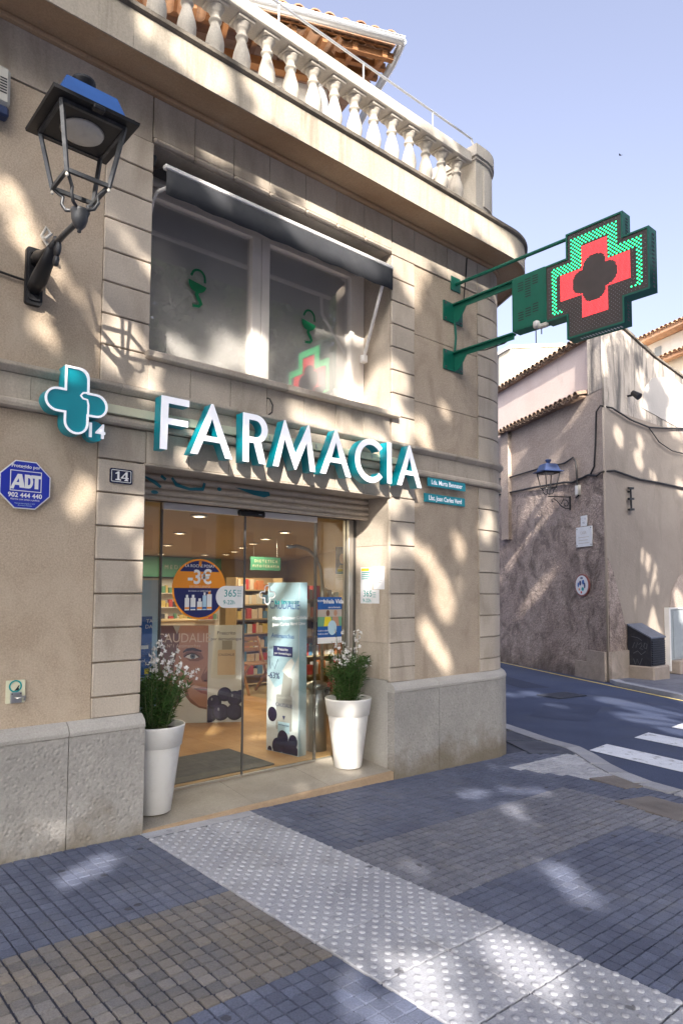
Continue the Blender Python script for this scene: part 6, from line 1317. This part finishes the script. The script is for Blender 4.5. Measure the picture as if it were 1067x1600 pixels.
# gaps cut in the foliage so sun patches land at chosen points: (point in the place, radius of the gap)
SPOTS = [
    (1.54, -0.47, 0.05, 0.1), (1.65, -0.42, 0.05, 0.1), (1.74, -0.4, 0.04, 0.06), (3.16, -1.6, 0.0, 0.06), (3.8, -2.2, -0.01, 0.1), (3.63, -2.41, -0.01, 0.1), (4.76, -0.89, -0.04, 0.11),
    (5.01, -1.01, -0.05, 0.12), (5.27, -1.12, -0.05, 0.1), (4.62, -1.31, -0.03, 0.08), (4.7, -0.71, -0.04, 0.04), (2.74, -2.57, 0.02, 0.095), (2.73, -2.7, 0.02, 0.1), (2.24, -2.46, 0.03, 0.075),
    (2.18, -2.56, 0.03, 0.075), (5.74, -0.27, -0.07, 0.05), (4.32, 0.73, -0.03, 0.08), (4.35, 0.34, -0.03, 0.08), (3.62, 0.13, -0.01, 0.05), (2.39, -1.09, 0.03, 0.03), (11.66, 1.47, -0.22, 0.3),
    (11.3, 0.84, -0.21, 0.35), (11.32, 0.43, -0.22, 0.35), (12.77, 0.81, -0.25, 0.3), (10.19, 0.42, -0.19, 0.25), (10.24, 0.06, -0.19, 0.3), (11.24, 2.88, -0.21, 0.2), (10.75, 2.97, -0.2, 0.18),
    (9.65, -0.46, -0.17, 0.25), (10.23, 1.74, -0.19, 0.15), (12.67, 2.38, -0.25, 0.15), (1.18, 0.0, 4.05, 0.07), (1.28, 0.0, 3.91, 0.09), (1.39, 0.0, 3.8, 0.09), (1.12, 0.0, 4.17, 0.08),
    (1.35, 0.0, 3.54, 0.06), (1.35, 0.0, 3.39, 0.06), (1.76, 0.0, 3.56, 0.11), (1.9, 0.0, 3.47, 0.12), (2.02, 0.0, 3.32, 0.13), (1.82, 0.0, 3.34, 0.11), (2.07, 0.0, 3.19, 0.11),
    (1.67, 0.0, 2.35, 0.09), (1.61, 0.0, 2.3, 0.09), (1.73, 0.0, 2.23, 0.09), (2.05, 0.0, 2.25, 0.09), (2.04, 0.0, 2.12, 0.09), (1.88, 0.0, 4.18, 0.07), (1.61, 0.0, 3.0, 0.07),
    (1.45, 0.0, 0.28, 0.07), (1.63, 0.0, 0.18, 0.05), (2.47, 0.0, 2.66, 0.1), (2.66, 0.0, 2.66, 0.13), (2.89, 0.0, 2.62, 0.12), (3.1, 0.0, 2.61, 0.13), (3.35, 0.0, 2.6, 0.13),
    (3.63, 0.0, 2.59, 0.13), (3.92, 0.0, 2.58, 0.13), (4.23, 0.0, 2.58, 0.13), (4.56, 0.0, 2.58, 0.13), (4.87, 0.0, 2.63, 0.1), (3.48, 0.0, 3.16, 0.1), (3.73, 0.0, 3.1, 0.13),
    (4.03, 0.0, 3.07, 0.14), (4.35, 0.0, 3.06, 0.14), (4.66, 0.0, 3.34, 0.15), (4.47, 0.0, 3.52, 0.15), (4.66, 0.0, 3.74, 0.13), (4.71, 0.0, 3.19, 0.12), (5.03, 0.0, 3.33, 0.09),
    (5.08, 0.0, 3.18, 0.09), (3.53, 0.0, 5.14, 0.1), (3.82, 0.0, 5.11, 0.1), (4.13, 0.0, 5.08, 0.12), (4.47, 0.0, 5.01, 0.12), (4.71, 0.0, 4.95, 0.13), (4.94, 0.0, 4.97, 0.1),
    (4.82, 0.0, 4.74, 0.1), (5.19, 0.0, 1.92, 0.09), (5.34, 0.0, 1.71, 0.14), (5.29, 0.0, 1.55, 0.11), (5.15, 0.0, 1.15, 0.11), (5.28, 0.0, 1.0, 0.11), (5.05, 0.0, 2.04, 0.09),
    (5.57, 0.0, 2.18, 0.09), (4.82, 0.0, 2.14, 0.09), (5.08, 0.0, 1.31, 0.09), (6.09, 0.0, 2.45, 0.09), (6.01, 0.0, 2.33, 0.09), (5.3, 0.0, 3.54, 0.08), (2.13, 0.0, 4.0, 0.07),
    (3.42, -0.06, 4.72, 0.1), (3.66, -0.06, 4.69, 0.12), (3.92, -0.06, 4.68, 0.12), (4.18, -0.06, 4.65, 0.12), (2.61, -0.06, 4.74, 0.09), (2.24, -0.31, 5.44, 0.13), (2.42, -0.31, 5.46, 0.13),
    (2.9, -0.31, 5.52, 0.16), (3.21, -0.31, 5.51, 0.18), (3.55, -0.31, 5.51, 0.18), (3.84, -0.31, 5.5, 0.18), (4.24, -0.31, 5.46, 0.16), (4.67, -0.31, 5.46, 0.12), (5.04, -0.31, 5.41, 0.14),
    (5.26, -0.31, 5.4, 0.14), (5.47, -0.31, 5.52, 0.14), (5.71, -0.31, 5.41, 0.12), (6.05, -0.31, 5.36, 0.12), (1.94, -0.31, 5.49, 0.1), (4.16, -0.31, 5.7, 0.1), (4.55, 0.21, 2.2, 0.1),
    (4.55, 0.11, 2.38, 0.1), (4.55, 0.34, 2.01, 0.09), (4.55, 0.06, 2.07, 0.1), (4.55, 0.21, 1.8, 0.09), (4.55, 0.17, 3.76, 0.12), (4.55, 0.26, 3.64, 0.1), (4.07, 0.42, 3.72, 0.12),
    (4.23, 0.42, 3.69, 0.12), (4.36, 0.42, 3.57, 0.12), (4.27, 0.42, 3.85, 0.1), (2.98, 0.42, 3.76, 0.11), (3.11, 0.42, 3.71, 0.1), (2.89, 0.42, 3.63, 0.09), (2.68, 0.42, 3.58, 0.08),
    (3.87, 0.42, 4.59, 0.06), (3.32, 0.42, 3.81, 0.09), (3.32, 0.42, 3.61, 0.09), (2.98, 0.42, 3.65, 0.09), (4.03, 0.05, 0.42, 0.13), (4.09, 0.05, 0.58, 0.09), (4.01, 0.86, 1.52, 0.1),
    (4.01, 0.96, 1.14, 0.12), (4.01, 0.9, 0.83, 0.12), (4.01, 1.05, 0.51, 0.1), (4.01, 0.74, 0.43, 0.1), (4.01, 0.66, 1.71, 0.09), (4.7, 2.07, 0.11, 0.09), (4.03, 2.29, 0.11, 0.09),
    (4.26, 1.75, 0.11, 0.09), (15.84, 5.49, 3.66, 0.2), (15.69, 5.2, 3.96, 0.2), (15.54, 4.92, 4.25, 0.2), (16.01, 5.83, 4.19, 0.18), (16.01, 5.82, 1.68, 0.2), (16.57, 6.91, 7.49, 0.3),
    (16.36, 6.51, 7.58, 0.3), (14.83, 3.54, 6.74, 0.25), (14.68, 3.25, 6.79, 0.22), (15.0, 3.87, 6.31, 0.22), (15.79, 5.41, 4.81, 0.18), (16.71, 7.18, 2.51, 0.18), (16.67, 3.04, 2.32, 0.22),
    (16.75, 3.04, 1.93, 0.22), (16.48, 3.04, 1.62, 0.2), (16.61, 3.04, 1.08, 0.25), (16.76, 3.04, 0.72, 0.25), (17.01, 3.03, 0.52, 0.2), (15.87, 3.06, 1.17, 0.18), (15.7, 3.07, 1.54, 0.18),
    (16.43, 3.05, 6.89, 0.22), (16.49, 3.04, 6.18, 0.2), (18.04, 3.0, 7.13, 0.35), (18.23, 2.99, 6.62, 0.35), (17.99, 3.0, 6.07, 0.28), (17.7, 3.01, 7.4, 0.3), (15.23, 3.08, 5.32, 0.2),
    (16.15, 3.05, 4.89, 0.2), (18.33, 2.99, 4.43, 0.2), (18.09, 3.0, 1.46, 0.25), (18.18, 2.99, 1.04, 0.2), (16.33, 3.05, 2.51, 0.2), (16.27, 3.05, 5.35, 0.15), (16.87, 3.03, 4.55, 0.15),
]
def tree(x, y, zc, rx, rzv, n_leaf, label, seed, trunk=.22):
    rg = np.random.default_rng(seed); g0 = gz(x)
    t = thing('plane_tree', label, 'tree', (x, y, g0), 'plane trees in the square')
    ncl = 90
    d = rg.normal(size=(ncl, 3)); d /= np.linalg.norm(d, axis=1)[:, None]; rad = rg.random(ncl)**.45
    cl = np.array([x, y, zc])+d*rad[:, None]*np.array([rx*.86, rx*.86, rzv*.86]); cr = rg.uniform(.7, 1.2, ncl)
    ci = rg.integers(0, ncl, n_leaf); dd = rg.normal(size=(n_leaf, 3)); dd /= np.linalg.norm(dd, axis=1)[:, None]
    c = cl[ci]+dd*(cr[ci]*rg.random(n_leaf)**.5)[:, None]
    keep = np.ones(len(c), bool)
    for (px, py, pz, r_) in SPOTS:
        v = c-np.array([px, py, pz]); al_ = v@SD; perp = np.linalg.norm(v-al_[:, None]*SD, axis=1)
        keep &= ~((perp < r_+.05) & (al_ < 0))
    c = c[keep]; n = len(c)
    a = rg.normal(size=(n, 3)); a /= np.linalg.norm(a, axis=1)[:, None]; b = rg.normal(size=(n, 3)); b -= (b*a).sum(1)[:, None]*a; b /= np.linalg.norm(b, axis=1)[:, None]
    s = rg.uniform(.075, .125, n)[:, None]; nn = np.cross(a, b)*s*.18
    V = np.stack([c-a*s, c+b*s*.75+nn, c+a*s*1.1, c-b*s*.75+nn], 1).reshape(-1, 3); Fc = np.arange(4*n).reshape(-1, 4)
    me = bpy.data.meshes.new('crown'); me.vertices.add(len(V)); me.vertices.foreach_set('co', V.astype(np.float32).ravel())
    me.loops.add(4*n); me.loops.foreach_set('vertex_index', Fc.ravel().astype(np.int32)); me.polygons.add(n); me.polygons.foreach_set('loop_start', (np.arange(n)*4).astype(np.int32)); me.update(); me.validate()
    put('crown', me, 'tree_leaf', t)
    tr = MB(); top = zc-rzv*.45; tr.tube([(x, y, g0-.1), (x+.05, y, g0+1.2), (x-.04, y+.05, 2.6), (x, y, top)], [trunk*1.25, trunk, trunk*.9, trunk*.6], 12); tr.build('trunk', 'bark', t, smooth=True)
    lm = MB()
    for k in range(0, ncl, 3):
        e = Vector(cl[k]); s0 = Vector((x, y, top-.3)); m_ = s0.lerp(e, .5)+Vector((0, 0, .25)); lm.tube([s0, m_, e], [trunk*.35, trunk*.2, .02], 6)
    lm.build('limbs', 'bark', t)
for a in [(-5.3, -7.3, 8.2, 3.4, 4.6, 46000, 'leafy plane tree behind the camera shading the lantern wall', 1), (-1.6, -10.4, 9.0, 3.6, 5.2, 54000, 'leafy plane tree behind the camera shading the doorway', 2),
          (2.2, -11.6, 9.6, 3.6, 5.4, 56000, 'leafy plane tree of the square shading the building corner', 3), (7.6, -6.9, 9.8, 3.5, 5.2, 60000, 'tall plane tree beside the crossing shading the old house', 4), (10.5, -11.5, 8.5, 3.4, 4.2, 22000, 'plane tree of the square mirrored in the upper window', 5)]: tree(*a)

# houses added out of view behind the camera for darker reflections and bounce light
SQ = thing('added_house', 'long cream house front added unseen across the square, darkening the shop glass reflections', 'house', (2, -38, 0))
MB().box(-40, 44, -46, -38, -1, 10.5).build('wall', 'cream_wall', SQ)
wme = MB().box(-.55, .55, -.04, .04, 0, 1.7).mesh('window'); wme.materials.append(MT['cabinet_grey'])
for i in range(20):
    for z in (1.0, 4.4, 7.6): put('window', wme, None, SQ, mw=Matrix.Translation((-37+4.1*i, -37.99, z)))
